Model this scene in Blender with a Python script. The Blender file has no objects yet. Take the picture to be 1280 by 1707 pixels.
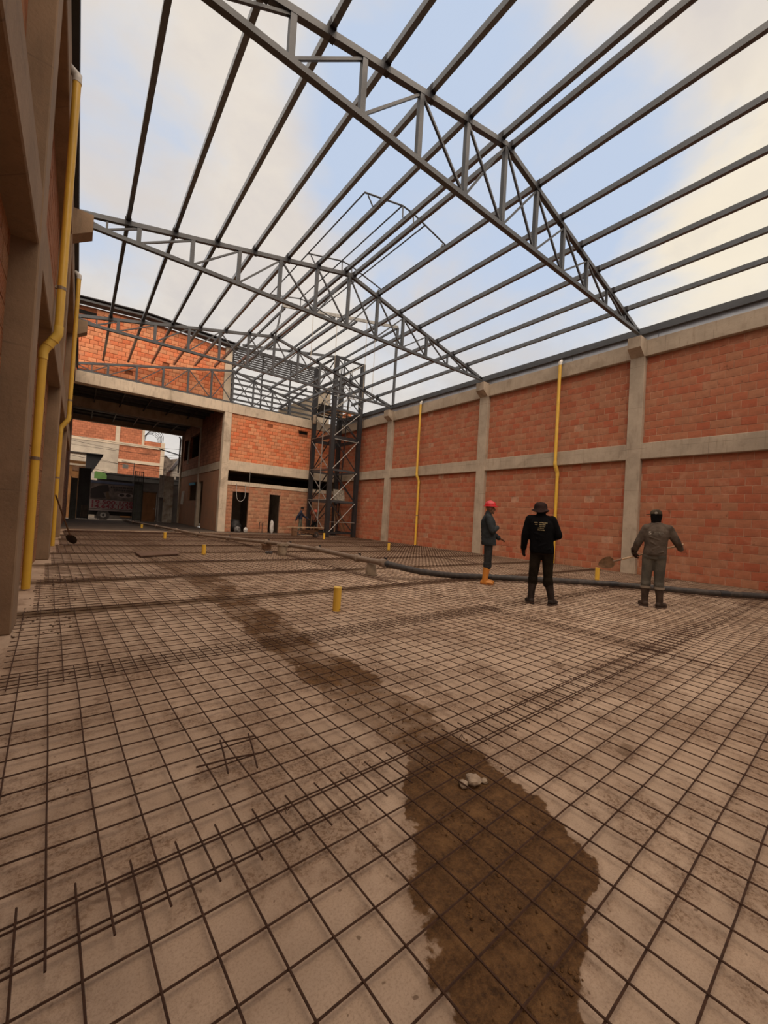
import bpy, bmesh, math, random
from mathutils import Vector, Matrix, Quaternion
R = random.Random(7)
S = bpy.context.scene
COL = S.collection
PI = math.pi
V = Vector

# ------------------------------------------------------------------ camera
cam_d = bpy.data.cameras.new('camera'); cam = bpy.data.objects.new('camera', cam_d); COL.objects.link(cam)
yaw, pitch, roll = 0.647727, 0.018354, 0.059407
F = V((math.sin(yaw)*math.cos(pitch), math.cos(yaw)*math.cos(pitch), math.sin(pitch)))
Rt = V((math.cos(yaw), -math.sin(yaw), 0)); U = Rt.cross(F)
rx = math.cos(roll)*Rt + math.sin(roll)*U; up = -math.sin(roll)*Rt + math.cos(roll)*U
m = Matrix((rx, up, -F)).transposed().to_4x4(); m.translation = V((0, 0, 1.3)); cam.matrix_world = m
cam_d.sensor_fit = 'HORIZONTAL'; cam_d.sensor_width = 36; cam_d.lens = 675.0/1280*36
cam_d.clip_start = 0.02; cam_d.clip_end = 400
S.camera = cam
# ------------------------------------------------------------------ view, sky, fill sun
S.view_settings.view_transform = 'Standard'; S.view_settings.look = 'None'
S.view_settings.exposure = 0.0; S.view_settings.gamma = 1.0; S.view_settings.use_curve_mapping = False


class NT:
    """tiny node helper"""
    def __init__(s, tree): s.t = tree
    def n(s, typ, **kw):
        nd = s.t.nodes.new(typ)
        for k, v in kw.items():
            if k.startswith('i_'):
                key = k[2:]
                key = int(key) if key.isdigit() else key.replace('_', ' ')
                if hasattr(v, 'is_output'): s.t.links.new(v, nd.inputs[key])
                else: nd.inputs[key].default_value = v
            else: setattr(nd, k, v)
        return nd
    def math(s, op, a, b=0.0, clamp=False):
        nd = s.t.nodes.new('ShaderNodeMath'); nd.operation = op; nd.use_clamp = clamp
        for i, v in enumerate((a, b)):
            if hasattr(v, 'is_output'): s.t.links.new(v, nd.inputs[i])
            else: nd.inputs[i].default_value = v
        return nd.outputs[0]
    def mix(s, f, a, b, mode='MIX'):
        nd = s.t.nodes.new('ShaderNodeMix'); nd.data_type = 'RGBA'; nd.blend_type = mode
        for k, v in ((0, f), (6, a), (7, b)):
            if hasattr(v, 'is_output'): s.t.links.new(v, nd.inputs[k])
            else: nd.inputs[k].default_value = (*v, 1) if (k and len(v) == 3) else v
        return nd.outputs[2]
    def noise(s, vec, scale, detail=4, rough=0.55, dist=0.0):
        nd = s.n('ShaderNodeTexNoise'); nd.inputs['Scale'].default_value = scale; nd.inputs['Detail'].default_value = detail
        nd.inputs['Roughness'].default_value = rough; nd.inputs['Distortion'].default_value = dist
        if vec is not None: s.t.links.new(vec, nd.inputs['Vector'])
        return nd.outputs[0]
    def ramp(s, f, stops):
        nd = s.n('ShaderNodeValToRGB'); s.t.links.new(f, nd.inputs[0]); el = nd.color_ramp.elements
        while len(el) < len(stops): el.new(0.5)
        for e, (p, c) in zip(el, stops):
            e.position = p; e.color = (*c, 1) if len(c) == 3 else (c[0], c[0], c[0], 1)
        return nd.outputs[0]
    def step(s, f, a, b):   # smooth 0..1 between a and b
        nd = s.n('ShaderNodeMapRange', interpolation_type='SMOOTHSTEP'); s.t.links.new(f, nd.inputs[0])
        nd.inputs[1].default_value = a; nd.inputs[2].default_value = b
        return nd.outputs[0]


W = bpy.data.worlds.new('overcast_sky'); S.world = W; W.use_nodes = True
t = NT(W.node_tree); W.node_tree.nodes.clear()
tc = t.n('ShaderNodeTexCoord').outputs['Generated']
stretch = t.n('ShaderNodeMapping'); W.node_tree.links.new(tc, stretch.inputs[0]); stretch.inputs['Scale'].default_value = (1, 1, 1.5)
stretch.inputs['Location'].default_value = (0.35, 0.2, 0.1)
big = t.noise(stretch.outputs[0], 1.7, 5, 0.5, 0.4)
mid = t.noise(stretch.outputs[0], 4.5, 6, 0.55, 0.3)
fine = t.noise(stretch.outputs[0], 11.0, 5, 0.6, 0.2)


def toward(d, lo, hi):
    dp = t.n('ShaderNodeVectorMath', operation='DOT_PRODUCT'); W.node_tree.links.new(tc, dp.inputs[0])
    dp.inputs[1].default_value = V(d).normalized()
    return t.step(dp.outputs['Value'], lo, hi)


gap = toward((0.68, 0.62, 0.62), 0.90, 0.995)       # break in the cloud deck, straight up the hall
gap2 = toward((0.0, 0.83, 0.56), 0.965, 0.998)
gap3 = toward((0.40, 0.50, 0.78), 0.955, 1.0)
gapm = t.math('ADD', t.math('ADD', gap, t.math('MULTIPLY', gap3, 0.5)), t.math('MULTIPLY', gap2, 0.65), True)
cov = t.math('ADD', t.math('MULTIPLY', t.math('SUBTRACT', t.math('ADD', big, t.math('MULTIPLY', mid, 0.7)), 0.82), 2.4), t.math('MULTIPLY', gapm, 1.0))
blue = t.math('MULTIPLY', t.step(cov, 0.22, 1.05), 0.92)
warm = t.step(t.math('ADD', mid, t.math('MULTIPLY', fine, 0.35)), 0.45, 0.95)
cloud = t.mix(warm, (0.70, 0.645, 0.61), (0.86, 0.775, 0.67))
glow = toward((1.0, 0.12, 0.42), 0.90, 1.0)          # low sun behind the clouds over the right-hand wall
cloud = t.mix(t.math('MULTIPLY', glow, 0.6), cloud, (1.05, 0.92, 0.68))
greyb = t.math('MULTIPLY', t.step(fine, 0.5, 0.72), 0.22)
cloud = t.mix(greyb, cloud, (0.60, 0.57, 0.56))
sky = t.mix(blue, cloud, (0.51, 0.62, 0.81))
sep = t.n('ShaderNodeSeparateXYZ'); W.node_tree.links.new(tc, sep.inputs[0])
low = t.step(sep.outputs[2], 0.53, 0.28)
sky = t.mix(t.math('MULTIPLY', low, 0.62), sky, t.mix(t.step(t.math('ADD', mid, t.math('MULTIPLY', fine, 0.6)), 0.62, 0.98), (0.62, 0.60, 0.585), (0.79, 0.745, 0.69)))
ground = t.step(sep.outputs[2], -0.02, -0.10)
sky = t.mix(ground, sky, (0.16, 0.12, 0.09))
bg = t.n('ShaderNodeBackground'); W.node_tree.links.new(sky, bg.inputs[0]); bg.inputs[1].default_value = 1.0
W.node_tree.links.new(bg.outputs[0], t.n('ShaderNodeOutputWorld').inputs[0])

fill_sun_d = bpy.data.lights.new('sun', 'SUN'); sun = bpy.data.objects.new('sun', fill_sun_d); COL.objects.link(sun)  # soft fill added from behind the camera to brighten floor and far wall
fill_sun_d.energy = 4.5; fill_sun_d.angle = math.radians(95); fill_sun_d.color = (1.0, 0.80, 0.62)
sun.rotation_euler = V((0.25, 0.55, -0.90)).to_track_quat('-Z', 'Y').to_euler()
sun.location = (0, -10, 30)

# ------------------------------------------------------------------ materials
MATS = {}


def mat(name, color, rough=0.8, var=0.15, scale=3.0, color2=None, bump=0.0, bscale=40.0, metal=0.0, rnd=0.0, extra=None, coord='Object', spec=0.3):
    if name in MATS: return MATS[name]
    M = bpy.data.materials.new(name); M.use_nodes = True; T = NT(M.node_tree); nd = M.node_tree.nodes; nd.clear()
    co = T.n('ShaderNodeTexCoord').outputs[coord] if coord != 'World' else T.n('ShaderNodeNewGeometry').outputs['Position']
    c2 = color2 or tuple(max(0, c*(1-2.2*var)) for c in color)
    f = T.step(T.noise(co, scale, 6, 0.6), 0.32, 0.72)
    col = T.mix(f, color, c2)
    f2 = T.noise(co, scale*9, 4, 0.6)
    col = T.mix(T.math('MULTIPLY', T.step(f2, 0.5, 0.8), min(1, var*2)), col, tuple(c*0.6 for c in color))
    if rnd:
        r = T.n('ShaderNodeObjectInfo').outputs['Random']
        hs = T.n('ShaderNodeHueSaturation'); M.node_tree.links.new(col, hs.inputs['Color'])
        hs.inputs['Hue'].default_value = 0.5
        M.node_tree.links.new(T.math('ADD', T.math('MULTIPLY', T.math('POWER', r, 1.6), -rnd*1.3), 1.0+rnd*0.45), hs.inputs['Value'])
        w2 = T.n('ShaderNodeTexWhiteNoise', noise_dimensions='1D'); M.node_tree.links.new(T.math('MULTIPLY', r, 91.7), w2.inputs['W'])
        M.node_tree.links.new(T.math('ADD', T.math('MULTIPLY', w2.outputs[0], 0.018), 0.491), hs.inputs['Hue'])
        M.node_tree.links.new(T.math('ADD', T.math('MULTIPLY', w2.outputs[0], -0.14), 1.06), hs.inputs['Saturation'])
        col = hs.outputs[0]
    hgt = None
    if bump: hgt = T.noise(co, bscale, 4, 0.6)
    if extra: col, hgt = extra(T, co, col, hgt)
    b = T.n('ShaderNodeBsdfPrincipled'); M.node_tree.links.new(col, b.inputs['Base Color'])
    b.inputs['Roughness'].default_value = rough; b.inputs['Metallic'].default_value = metal
    b.inputs['Specular IOR Level'].default_value = spec
    if hgt is not None:
        bp = T.n('ShaderNodeBump'); bp.inputs['Strength'].default_value = bump or 0.3; bp.inputs['Distance'].default_value = 0.02
        M.node_tree.links.new(hgt, bp.inputs['Height']); M.node_tree.links.new(bp.outputs[0], b.inputs['Normal'])
    M.node_tree.links.new(b.outputs[0], T.n('ShaderNodeOutputMaterial').inputs[0])
    MATS[name] = M
    return M


def xyz(T, co):
    s_ = T.n('ShaderNodeSeparateXYZ'); T.t.links.new(co, s_.inputs[0]); return s_.outputs


def grooves(T, co, col, h):      # the fine horizontal ribs of hollow clay blocks
    z = xyz(T, co)[2]
    w = T.math('SINE', T.math('MULTIPLY', z, 2*PI/0.029))
    hh = T.math('ADD', T.math('MULTIPLY', T.math('GREATER_THAN', w, 0.55), -0.35), h if h is not None else 0.0)
    dirt = T.step(T.noise(co, 7, 5, 0.65), 0.58, 0.78)
    col = T.mix(T.math('MULTIPLY', dirt, 0.35), col, (0.33, 0.22, 0.15))
    g = T.n('ShaderNodeNewGeometry').outputs['Position']
    smear = T.step(T.noise(g, 2.2, 5, 0.65, 0.5), 0.52, 0.72)
    col = T.mix(T.math('MULTIPLY', smear, 0.4), col, (0.50, 0.26, 0.165))
    chip = T.step(T.noise(g, 3.9, 3, 0.6), 0.685, 0.71)
    col = T.mix(T.math('MULTIPLY', chip, 0.55), col, (0.12, 0.045, 0.022))
    return col, hh


def formwork(T, co, col, h):     # board lines, drips and dark patches of cast concrete
    g = T.n('ShaderNodeNewGeometry').outputs['Position']
    mp = T.n('ShaderNodeMapping'); T.t.links.new(g, mp.inputs[0]); mp.inputs['Scale'].default_value = (5, 5, 0.6)
    streak = T.step(T.noise(mp.outputs[0], 2.2, 5, 0.6), 0.52, 0.75)
    col = T.mix(T.math('MULTIPLY', streak, 0.42), col, (0.16, 0.115, 0.075))
    blot = T.step(T.noise(g, 0.9, 6, 0.65, 0.6), 0.54, 0.66)
    col = T.mix(T.math('MULTIPLY', blot, 0.42), col, (0.18, 0.135, 0.095))
    gx, gy, gz = xyz(T, g)
    for (ax_, per) in ((gz, 1.37), (T.math('ADD', gx, gy), 1.22)):
        ln_ = T.step(T.math('ABSOLUTE', T.math('SUBTRACT', T.math('FRACT', T.math('DIVIDE', ax_, per)), 0.5)), 0.4915, 0.498)
        col = T.mix(T.math('MULTIPLY', ln_, T.math('MULTIPLY', T.step(T.noise(g, 1.7, 3, 0.5), 0.38, 0.6), 0.45)), col, (0.10, 0.075, 0.055))
    pit = T.step(T.noise(g, 26, 3, 0.6), 0.66, 0.74)
    col = T.mix(T.math('MULTIPLY', pit, 0.5), col, (0.12, 0.09, 0.065))
    return col, h


def slab(T, co, col, h):
    P = T.n('ShaderNodeNewGeometry').outputs['Position']; x, y, z = xyz(T, P)
    n1 = T.noise(P, 1.6, 6, 0.6, 0.3); n2 = T.noise(P, 9, 6, 0.7); n3 = T.noise(P, 55, 3, 0.75); n4 = T.noise(P, 0.45, 4, 0.6)
    # rough scuffed patches where the screed is worn open
    rough = T.step(T.math('ADD', T.math('MULTIPLY', n1, 0.75), T.math('MULTIPLY', n2, 0.40)), 0.53, 0.66)
    speck = T.step(n3, 0.46, 0.60)
    col = T.mix(T.math('MULTIPLY', T.math('MULTIPLY', rough, T.math('ADD', T.math('MULTIPLY', speck, 0.65), 0.35)), 0.88), col, (0.165, 0.092, 0.050))
    col = T.mix(T.math('MULTIPLY', T.step(T.noise(P, 130, 3, 0.85), 0.46, 0.66), 0.42), col, (0.22, 0.14, 0.092))
    fl_ = T.step(T.noise(P, 19, 2, 0.5), 0.70, 0.73)
    col = T.mix(T.math('MULTIPLY', fl_, 0.7), col, (0.10, 0.055, 0.03))
    col = T.mix(T.math('MULTIPLY', T.step(n4, 0.42, 0.62), 0.34), col, (0.28, 0.175, 0.108))
    spots = T.step(T.noise(P, 3.1, 2, 0.5), 0.70, 0.74)
    col = T.mix(T.math('MULTIPLY', spots, 0.6), col, (0.13, 0.075, 0.04))
    # earth-filled service trench running up the hall
    edge = T.math('MULTIPLY', T.math('SUBTRACT', T.math('ADD', T.noise(P, 2.3, 5, 0.6), T.math('MULTIPLY', T.noise(P, 9, 3, 0.6), 0.4)), 0.70), 0.55)
    cx = T.ramp(T.math('DIVIDE', y, 12.0), [(0.0, (0.06,)), (0.046, (0.095,)), (0.0617, (0.128,)), (0.0975, (0.149,)), (0.137, (0.170,)), (0.2, (0.177,)), (0.3, (0.176,)), (0.5, (0.187,)), (0.7, (0.197,)), (0.95, (0.186,))])
    hw = T.ramp(T.math('DIVIDE', y, 12.0), [(0.0, (0.012,)), (0.046, (0.022,)), (0.0617, (0.044,)), (0.0975, (0.035,)), (0.137, (0.022,)), (0.2, (0.028,)), (0.3, (0.024,)), (0.5, (0.027,)), (0.7, (0.034,)), (0.95, (0.047,))])
    d = T.math('SUBTRACT', T.math('ABSOLUTE', T.math('SUBTRACT', T.math('MULTIPLY', x, 0.1), cx)), hw)
    d = T.math('ADD', d, T.math('MULTIPLY', edge, 0.09))
    d = T.math('ADD', d, T.math('MULTIPLY', T.math('SUBTRACT', T.noise(P, 14, 5, 0.7), 0.5), 0.012))
    soft = T.step(d, 0.0018, -0.0012)
    soft = T.math('MAXIMUM', soft, T.math('MULTIPLY', T.step(d, 0.010, -0.004), 0.35))
    far = T.step(y, 18.0, 4.0)
    far = T.math('MAXIMUM', far, 0.4)
    patch = T.math('MAXIMUM', T.step(T.math('ADD', n1, T.math('MULTIPLY', n2, 0.5)), 0.58, 0.86), T.step(y, 1.9, 1.5))
    patch = T.math('ADD', T.math('MULTIPLY', patch, 0.55), 0.45)
    trench = T.math('MULTIPLY', T.math('MULTIPLY', soft, far), patch)
    earth = T.mix(T.step(n3, 0.35, 0.7), (0.085, 0.040, 0.014), (0.155, 0.076, 0.027))
    earth = T.mix(T.math('MULTIPLY', T.step(T.noise(P, 28, 4, 0.8), 0.50, 0.66), 0.75), earth, (0.045, 0.021, 0.008))
    earth = T.mix(T.step(n2, 0.45, 0.7), earth, (0.185, 0.094, 0.035))
    col = T.mix(trench, col, earth)
    # mud trodden along the sheet laps further back
    lap = T.math('ABSOLUTE', T.math('SUBTRACT', T.math('FRACT', T.math('DIVIDE', T.math('SUBTRACT', T.math('SUBTRACT', y, T.math('MULTIPLY', x, 0.05)), 0.53), 2.2)), 0.5))
    mud = T.math('MULTIPLY', T.step(lap, 0.13, 0.02), T.step(T.math('ADD', n1, T.math('MULTIPLY', n2, 0.4)), 0.46, 0.64))
    mud = T.math('MULTIPLY', mud, T.step(y, 3.0, 6.0))
    col = T.mix(T.math('MULTIPLY', mud, 0.88), col, (0.10, 0.054, 0.022))
    hall = T.step(y, 24.6, 22.9)
    dirt = T.mix(n2, (0.055, 0.040, 0.030), (0.11, 0.08, 0.06))
    col = T.mix(hall, dirt, col)
    crack = T.n('ShaderNodeTexVoronoi', feature='DISTANCE_TO_EDGE'); T.t.links.new(T.n('ShaderNodeMapping').outputs[0], crack.inputs[0])
    mp = [q for q in T.t.nodes if q.bl_idname == 'ShaderNodeMapping'][-1]
    wob = T.n('ShaderNodeVectorMath', operation='ADD'); T.t.links.new(P, wob.inputs[0])
    wn = T.n('ShaderNodeTexNoise'); wn.inputs['Scale'].default_value = 3; T.t.links.new(P, wn.inputs['Vector']); T.t.links.new(wn.outputs[1], wob.inputs[1])
    T.t.links.new(wob.outputs[0], mp.inputs[0]); crack.inputs['Scale'].default_value = 0.9
    cr = T.math('MULTIPLY', T.step(crack.outputs['Distance'], 0.012, 0.003), T.step(n4, 0.50, 0.6))
    col = T.mix(T.math('MULTIPLY', cr, 0.55), col, (0.14, 0.08, 0.05))
    hh = T.math('ADD', T.math('MULTIPLY', T.math('MULTIPLY', T.math('ADD', rough, T.math('MULTIPLY', trench, 2.0)), n3), 0.55), T.math('MULTIPLY', n2, 0.25))
    hh = T.math('SUBTRACT', hh, T.math('MULTIPLY', trench, 0.5))
    return col, hh


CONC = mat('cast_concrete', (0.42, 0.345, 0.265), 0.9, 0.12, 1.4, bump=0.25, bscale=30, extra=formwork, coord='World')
CONC_WARM_SHADE = mat('shaded_concrete', (0.30, 0.205, 0.13), 0.9, 0.12, 1.4, bump=0.25, bscale=30, extra=formwork, coord='World')  # brown tone further darkened to carry the left wall's shade
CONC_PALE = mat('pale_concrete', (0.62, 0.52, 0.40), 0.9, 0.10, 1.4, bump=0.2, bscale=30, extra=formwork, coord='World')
FLOOR = mat('screed_floor', (0.52, 0.378, 0.27), 0.85, 0.10, 2.2, bump=0.55, extra=slab, coord='World')
BR_R = mat('clay_brick_rose', (0.40, 0.142, 0.074), 0.9, 0.13, 5, bump=0.35, bscale=60, rnd=0.08, extra=grooves)
BR_O = mat('clay_brick_orange', (0.70, 0.25, 0.115), 0.9, 0.10, 5, bump=0.3, bscale=60, rnd=0.17, extra=grooves)
BR_P = mat('clay_brick_dusty', (0.47, 0.23, 0.13), 0.9, 0.2, 4, bump=0.3, bscale=60, rnd=0.22, extra=grooves)
def ribs(T, co, col, h):         # deep combed ribs of the blocks in the left wall
    z = xyz(T, T.n('ShaderNodeNewGeometry').outputs['Position'])[2]
    w = T.math('SINE', T.math('MULTIPLY', z, 2*PI/0.039))
    groove = T.step(w, 0.35, 0.8)
    col = T.mix(T.math('MULTIPLY', groove, 0.35), col, (0.46, 0.29, 0.17))
    return col, T.math('ADD', T.math('MULTIPLY', groove, -1.6), h)


BR_L = mat('combed_clay_block', (0.36, 0.145, 0.06), 0.9, 0.14, 3, (0.29, 0.12, 0.055), bump=0.9, bscale=40, rnd=0.08, extra=ribs)
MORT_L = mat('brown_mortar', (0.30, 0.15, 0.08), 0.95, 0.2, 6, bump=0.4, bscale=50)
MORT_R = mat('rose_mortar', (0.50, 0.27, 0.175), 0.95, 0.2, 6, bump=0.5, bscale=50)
MORT_O = mat('dark_joint', (0.30, 0.10, 0.045), 0.95, 0.2, 6, bump=0.5, bscale=50)
STEEL = mat('grey_primer_steel', (0.058, 0.062, 0.069), 0.42, 0.12, 4, bump=0.05, spec=0.45)
STEEL_D = mat('dark_primer_steel', (0.024, 0.023, 0.026), 0.5, 0.15, 4, spec=0.35)
STEEL_L = mat('galvanised_tube', (0.30, 0.29, 0.27), 0.4, 0.15, 6, metal=0.5)
ZINC = mat('zinc_flashing', (0.62, 0.64, 0.68), 0.38, 0.08, 2.5, metal=0.85)
REBAR = mat('rusty_rebar', (0.052, 0.025, 0.015), 0.75, 0.2, 30, (0.085, 0.039, 0.021), bump=0.4, bscale=250, coord='World')
PURLM = mat('purlin_steel', (0.075, 0.082, 0.092), 0.24, 0.10, 4, spec=0.75)
YEL = mat('yellow_pvc', (0.70, 0.43, 0.055), 0.38, 0.06, 3, spec=0.5)
YEL2 = mat('yellow_pvc_collar', (0.74, 0.49, 0.085), 0.42, 0.05, 3, spec=0.5)
WHT = mat('white_wrap', (0.62, 0.60, 0.56), 0.6, 0.15, 20)
TAPE = mat('bracket_metal', (0.32, 0.24, 0.17), 0.45, 0.2, 20, metal=0.4)
BLACK = mat('void_black', (0.012, 0.010, 0.009), 0.9, 0.1, 4)
HND = mat('worn_handle', (0.16, 0.085, 0.045), 0.7, 0.2, 8)
RUBBER = mat('black_rubber', (0.030, 0.027, 0.027), 0.6, 0.25, 9, (0.065, 0.052, 0.045), bump=0.2)
PIPE = mat('dusty_steel_pipe', (0.21, 0.155, 0.115), 0.6, 0.25, 5, (0.14, 0.10, 0.075), bump=0.15)
PLAST = mat('plastic_bucket', (0.30, 0.235, 0.17), 0.6, 0.2, 8)
WOOD = mat('raw_board', (0.43, 0.30, 0.19), 0.8, 0.2, 6, bump=0.2)
RENDER_W = mat('earth_render', (0.33, 0.165, 0.095), 0.95, 0.15, 1.5, (0.26, 0.15, 0.095), bump=0.3, bscale=20, coord='World')


def courses(T, co, col, h):
    P = T.n('ShaderNodeNewGeometry').outputs['Position']; x, y, z = xyz(T, P)
    cb = T.n('ShaderNodeCombineXYZ'); T.t.links.new(T.math('ADD', x, y), cb.inputs[0]); T.t.links.new(z, cb.inputs[1])
    bt = T.n('ShaderNodeTexBrick'); T.t.links.new(cb.outputs[0], bt.inputs['Vector'])
    bt.inputs['Scale'].default_value = 1; bt.inputs['Brick Width'].default_value = 0.35; bt.inputs['Row Height'].default_value = 0.225
    bt.inputs['Mortar Size'].default_value = 0.012
    bt.inputs['Color1'].default_value = (1, 1, 1, 1); bt.inputs['Color2'].default_value = (0.72, 0.72, 0.72, 1); bt.inputs['Mortar'].default_value = (0.45, 0.42, 0.4, 1)
    return T.mix(1.0, col, bt.outputs[0], 'MULTIPLY'), T.math('ADD', T.math('MULTIPLY', bt.outputs['Fac'], -0.6), h)


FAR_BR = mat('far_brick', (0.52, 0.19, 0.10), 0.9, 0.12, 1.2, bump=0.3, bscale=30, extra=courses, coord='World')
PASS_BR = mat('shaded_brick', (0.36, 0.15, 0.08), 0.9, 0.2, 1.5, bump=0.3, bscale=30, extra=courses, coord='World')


# ------------------------------------------------------------------ mesh helpers
class MB:
    def __init__(s): s.v = []; s.f = []; s.mi = []; s.cur = 0
    def add(s, vs, fs):
        k = len(s.v); s.v += [tuple(v) for v in vs]; s.f += [tuple(i+k for i in f) for f in fs]; s.mi += [s.cur]*len(fs); return s
    def box(s, a, b):
        (x0, y0, z0), (x1, y1, z1) = a, b
        return s.add([(x0,y0,z0),(x1,y0,z0),(x1,y1,z0),(x0,y1,z0),(x0,y0,z1),(x1,y0,z1),(x1,y1,z1),(x0,y1,z1)],
                     [(0,3,2,1),(4,5,6,7),(0,1,5,4),(1,2,6,5),(2,3,7,6),(3,0,4,7)])
    def bar(s, p, q, w, h, upv=(0, 0, 1)):        # rectangular tube from p to q, w sideways, h along upv
        p, q = V(p), V(q); d = (q-p).normalized(); u = V(upv)
        sd = d.cross(u)
        if sd.length < 1e-4: sd = d.cross(V((1, 0, 0)))
        sd.normalize(); u = sd.cross(d).normalized()
        c = []
        for e in (p, q):
            for a, b in ((-1,-1),(1,-1),(1,1),(-1,1)): c.append(e + sd*(a*w/2) + u*(b*h/2))
        return s.add(c, [(3,2,1,0),(4,5,6,7),(0,1,5,4),(1,2,6,5),(2,3,7,6),(3,0,4,7)])
    def tube(s, pts, r, n=8, cap=True):
        pts = [V(p) for p in pts]; k0 = len(s.v); prev = None
        rr = r if isinstance(r, (list, tuple)) else [r]*len(pts)
        vs = []
        for i, p in enumerate(pts):
            d = (pts[min(i+1, len(pts)-1)] - pts[max(i-1, 0)]).normalized()
            a = prev if prev is not None else (V((0, 0, 1)) if abs(d.z) < 0.9 else V((1, 0, 0)))
            sd = d.cross(a).normalized(); u = sd.cross(d).normalized(); prev = u
            for j in range(n):
                an = 2*PI*j/n; vs.append(p + (sd*math.cos(an) + u*math.sin(an))*rr[i])
        fs = []
        for i in range(len(pts)-1):
            for j in range(n):
                a, b = i*n+j, i*n+(j+1) % n; fs.append((a, b, b+n, a+n))
        if cap: fs += [tuple(range(n-1, -1, -1)), tuple(range((len(pts)-1)*n, len(pts)*n))]
        return s.add(vs, fs)
    def lathe(s, prof, c=(0, 0, 0), n=20, sx=1, sy=1):
        c = V(c); vs = []; fs = []
        for r, z in prof:
            for j in range(n):
                an = 2*PI*j/n; vs.append(c + V((r*sx*math.cos(an), r*sy*math.sin(an), z)))
        for i in range(len(prof)-1):
            for j in range(n):
                a, b = i*n+j, i*n+(j+1) % n; fs.append((a, b, b+n, a+n))
        fs.append(tuple(range(n-1, -1, -1))); fs.append(tuple(range((len(prof)-1)*n, len(prof)*n)))
        return s.add(vs, fs)
    def prism(s, poly, a, b, ax=1):     # polygon in the two other axes, extruded from a to b along axis ax
        n = len(poly)
        def mk(u, w, e): return {0: (e, u, w), 1: (u, e, w), 2: (u, w, e)}[ax]
        vs = [mk(u, w, a) for u, w in poly] + [mk(u, w, b) for u, w in poly]
        fs = [tuple(range(n)), tuple(range(2*n-1, n-1, -1))] + [(i, i+n, (i+1) % n+n, (i+1) % n) for i in range(n)]
        return s.add(vs, fs)
    def mesh(s, name, mats, smooth=False):
        me = bpy.data.meshes.new(name); me.from_pydata(s.v, [], s.f)
        for mm in (mats if isinstance(mats, (list, tuple)) else [mats]): me.materials.append(mm)
        if any(s.mi): me.polygons.foreach_set('material_index', s.mi)
        bm = bmesh.new(); bm.from_mesh(me); bmesh.ops.recalc_face_normals(bm, faces=bm.faces); bm.to_mesh(me); bm.free()
        if smooth:
            me.shade_smooth()
            try: me.set_sharp_from_angle(angle=math.radians(40))
            except Exception: pass
        return me
    def build(s, name, mats, parent=None, smooth=False):
        return link(name, s.mesh(name, mats, smooth), parent)


def link(name, data, parent=None):
    o = bpy.data.objects.new(name, data); COL.objects.link(o)
    if parent is not None: o.parent = parent
    return o


def tag(o, label=None, cat=None, group=None, kind=None):
    if label: o['label'] = label
    if cat: o['category'] = cat
    if group: o['group'] = group
    if kind: o['kind'] = kind
    return o


def thing(name, label, cat, loc=(0, 0, 0), rz=0, group=None):
    o = bpy.data.objects.new(name, None); COL.objects.link(o); o.empty_display_size = 0.1
    o.location = loc; o.rotation_euler = (0, 0, rz)
    return tag(o, label, cat, group)


def box(name, a, b, m_, parent=None): return MB().box(a, b).build(name, m_, parent)


def struct(o, label=None, cat=None): return tag(o, label, cat, None, 'structure')


# ------------------------------------------------------------------ setting: ground
XL, XR = -0.43, 14.53          # inner faces of the columns
fl = box('floor', (-1.0, -7, -0.25), (15.2, 25.6, 0.0), FLOOR); struct(fl, 'dusty beige concrete floor slab with a dark earth strip', 'floor')
DIRT = mat('yard_dirt', (0.085, 0.062, 0.047), 0.95, 0.2, 1.2, (0.05, 0.037, 0.03), bump=0.5, bscale=15, coord='World')
struct(box('floor', (-1.0, 25.6, -0.25), (6.8, 38.2, -0.004), DIRT), 'dark earth floor of the covered passage', 'floor')
ROAD = mat('pale_road', (0.34, 0.31, 0.28), 0.9, 0.15, 1.0, bump=0.2, coord='World')
struct(box('ground', (-14, 38.2, -0.3), (24, 62, -0.10), ROAD), 'pale street surface beyond the gate', 'street')

# ------------------------------------------------------------------ setting: brick panels in concrete frame
BV = {}


def brick_mesh(L, Hh, D, mm, var):
    key = (L, Hh, D, mm.name, var)
    if key in BV: return BV[key]
    rr = random.Random(var*31+5); c = 0.006
    vs = []
    for y_, ins in ((0, c), (-c, 0), (-D, 0)):       # y=0 is the exposed face
        for sx, sz in ((-1,-1),(1,-1),(1,1),(-1,1)):
            vs.append((sx*(L/2-ins)+rr.uniform(-.003, .003), y_+rr.uniform(-.0015, .0015), sz*(Hh/2-ins)+rr.uniform(-.003, .003)))
    fs = [(0,1,2,3)] + [(k+j, k+4+j, k+4+(j+1) % 4, k+(j+1) % 4) for k in (0, 4) for j in range(4)]
    me = bpy.data.meshes.new('brick'); me.from_pydata(vs, [], fs); me.materials.append(mm); BV[key] = me
    return me


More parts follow.
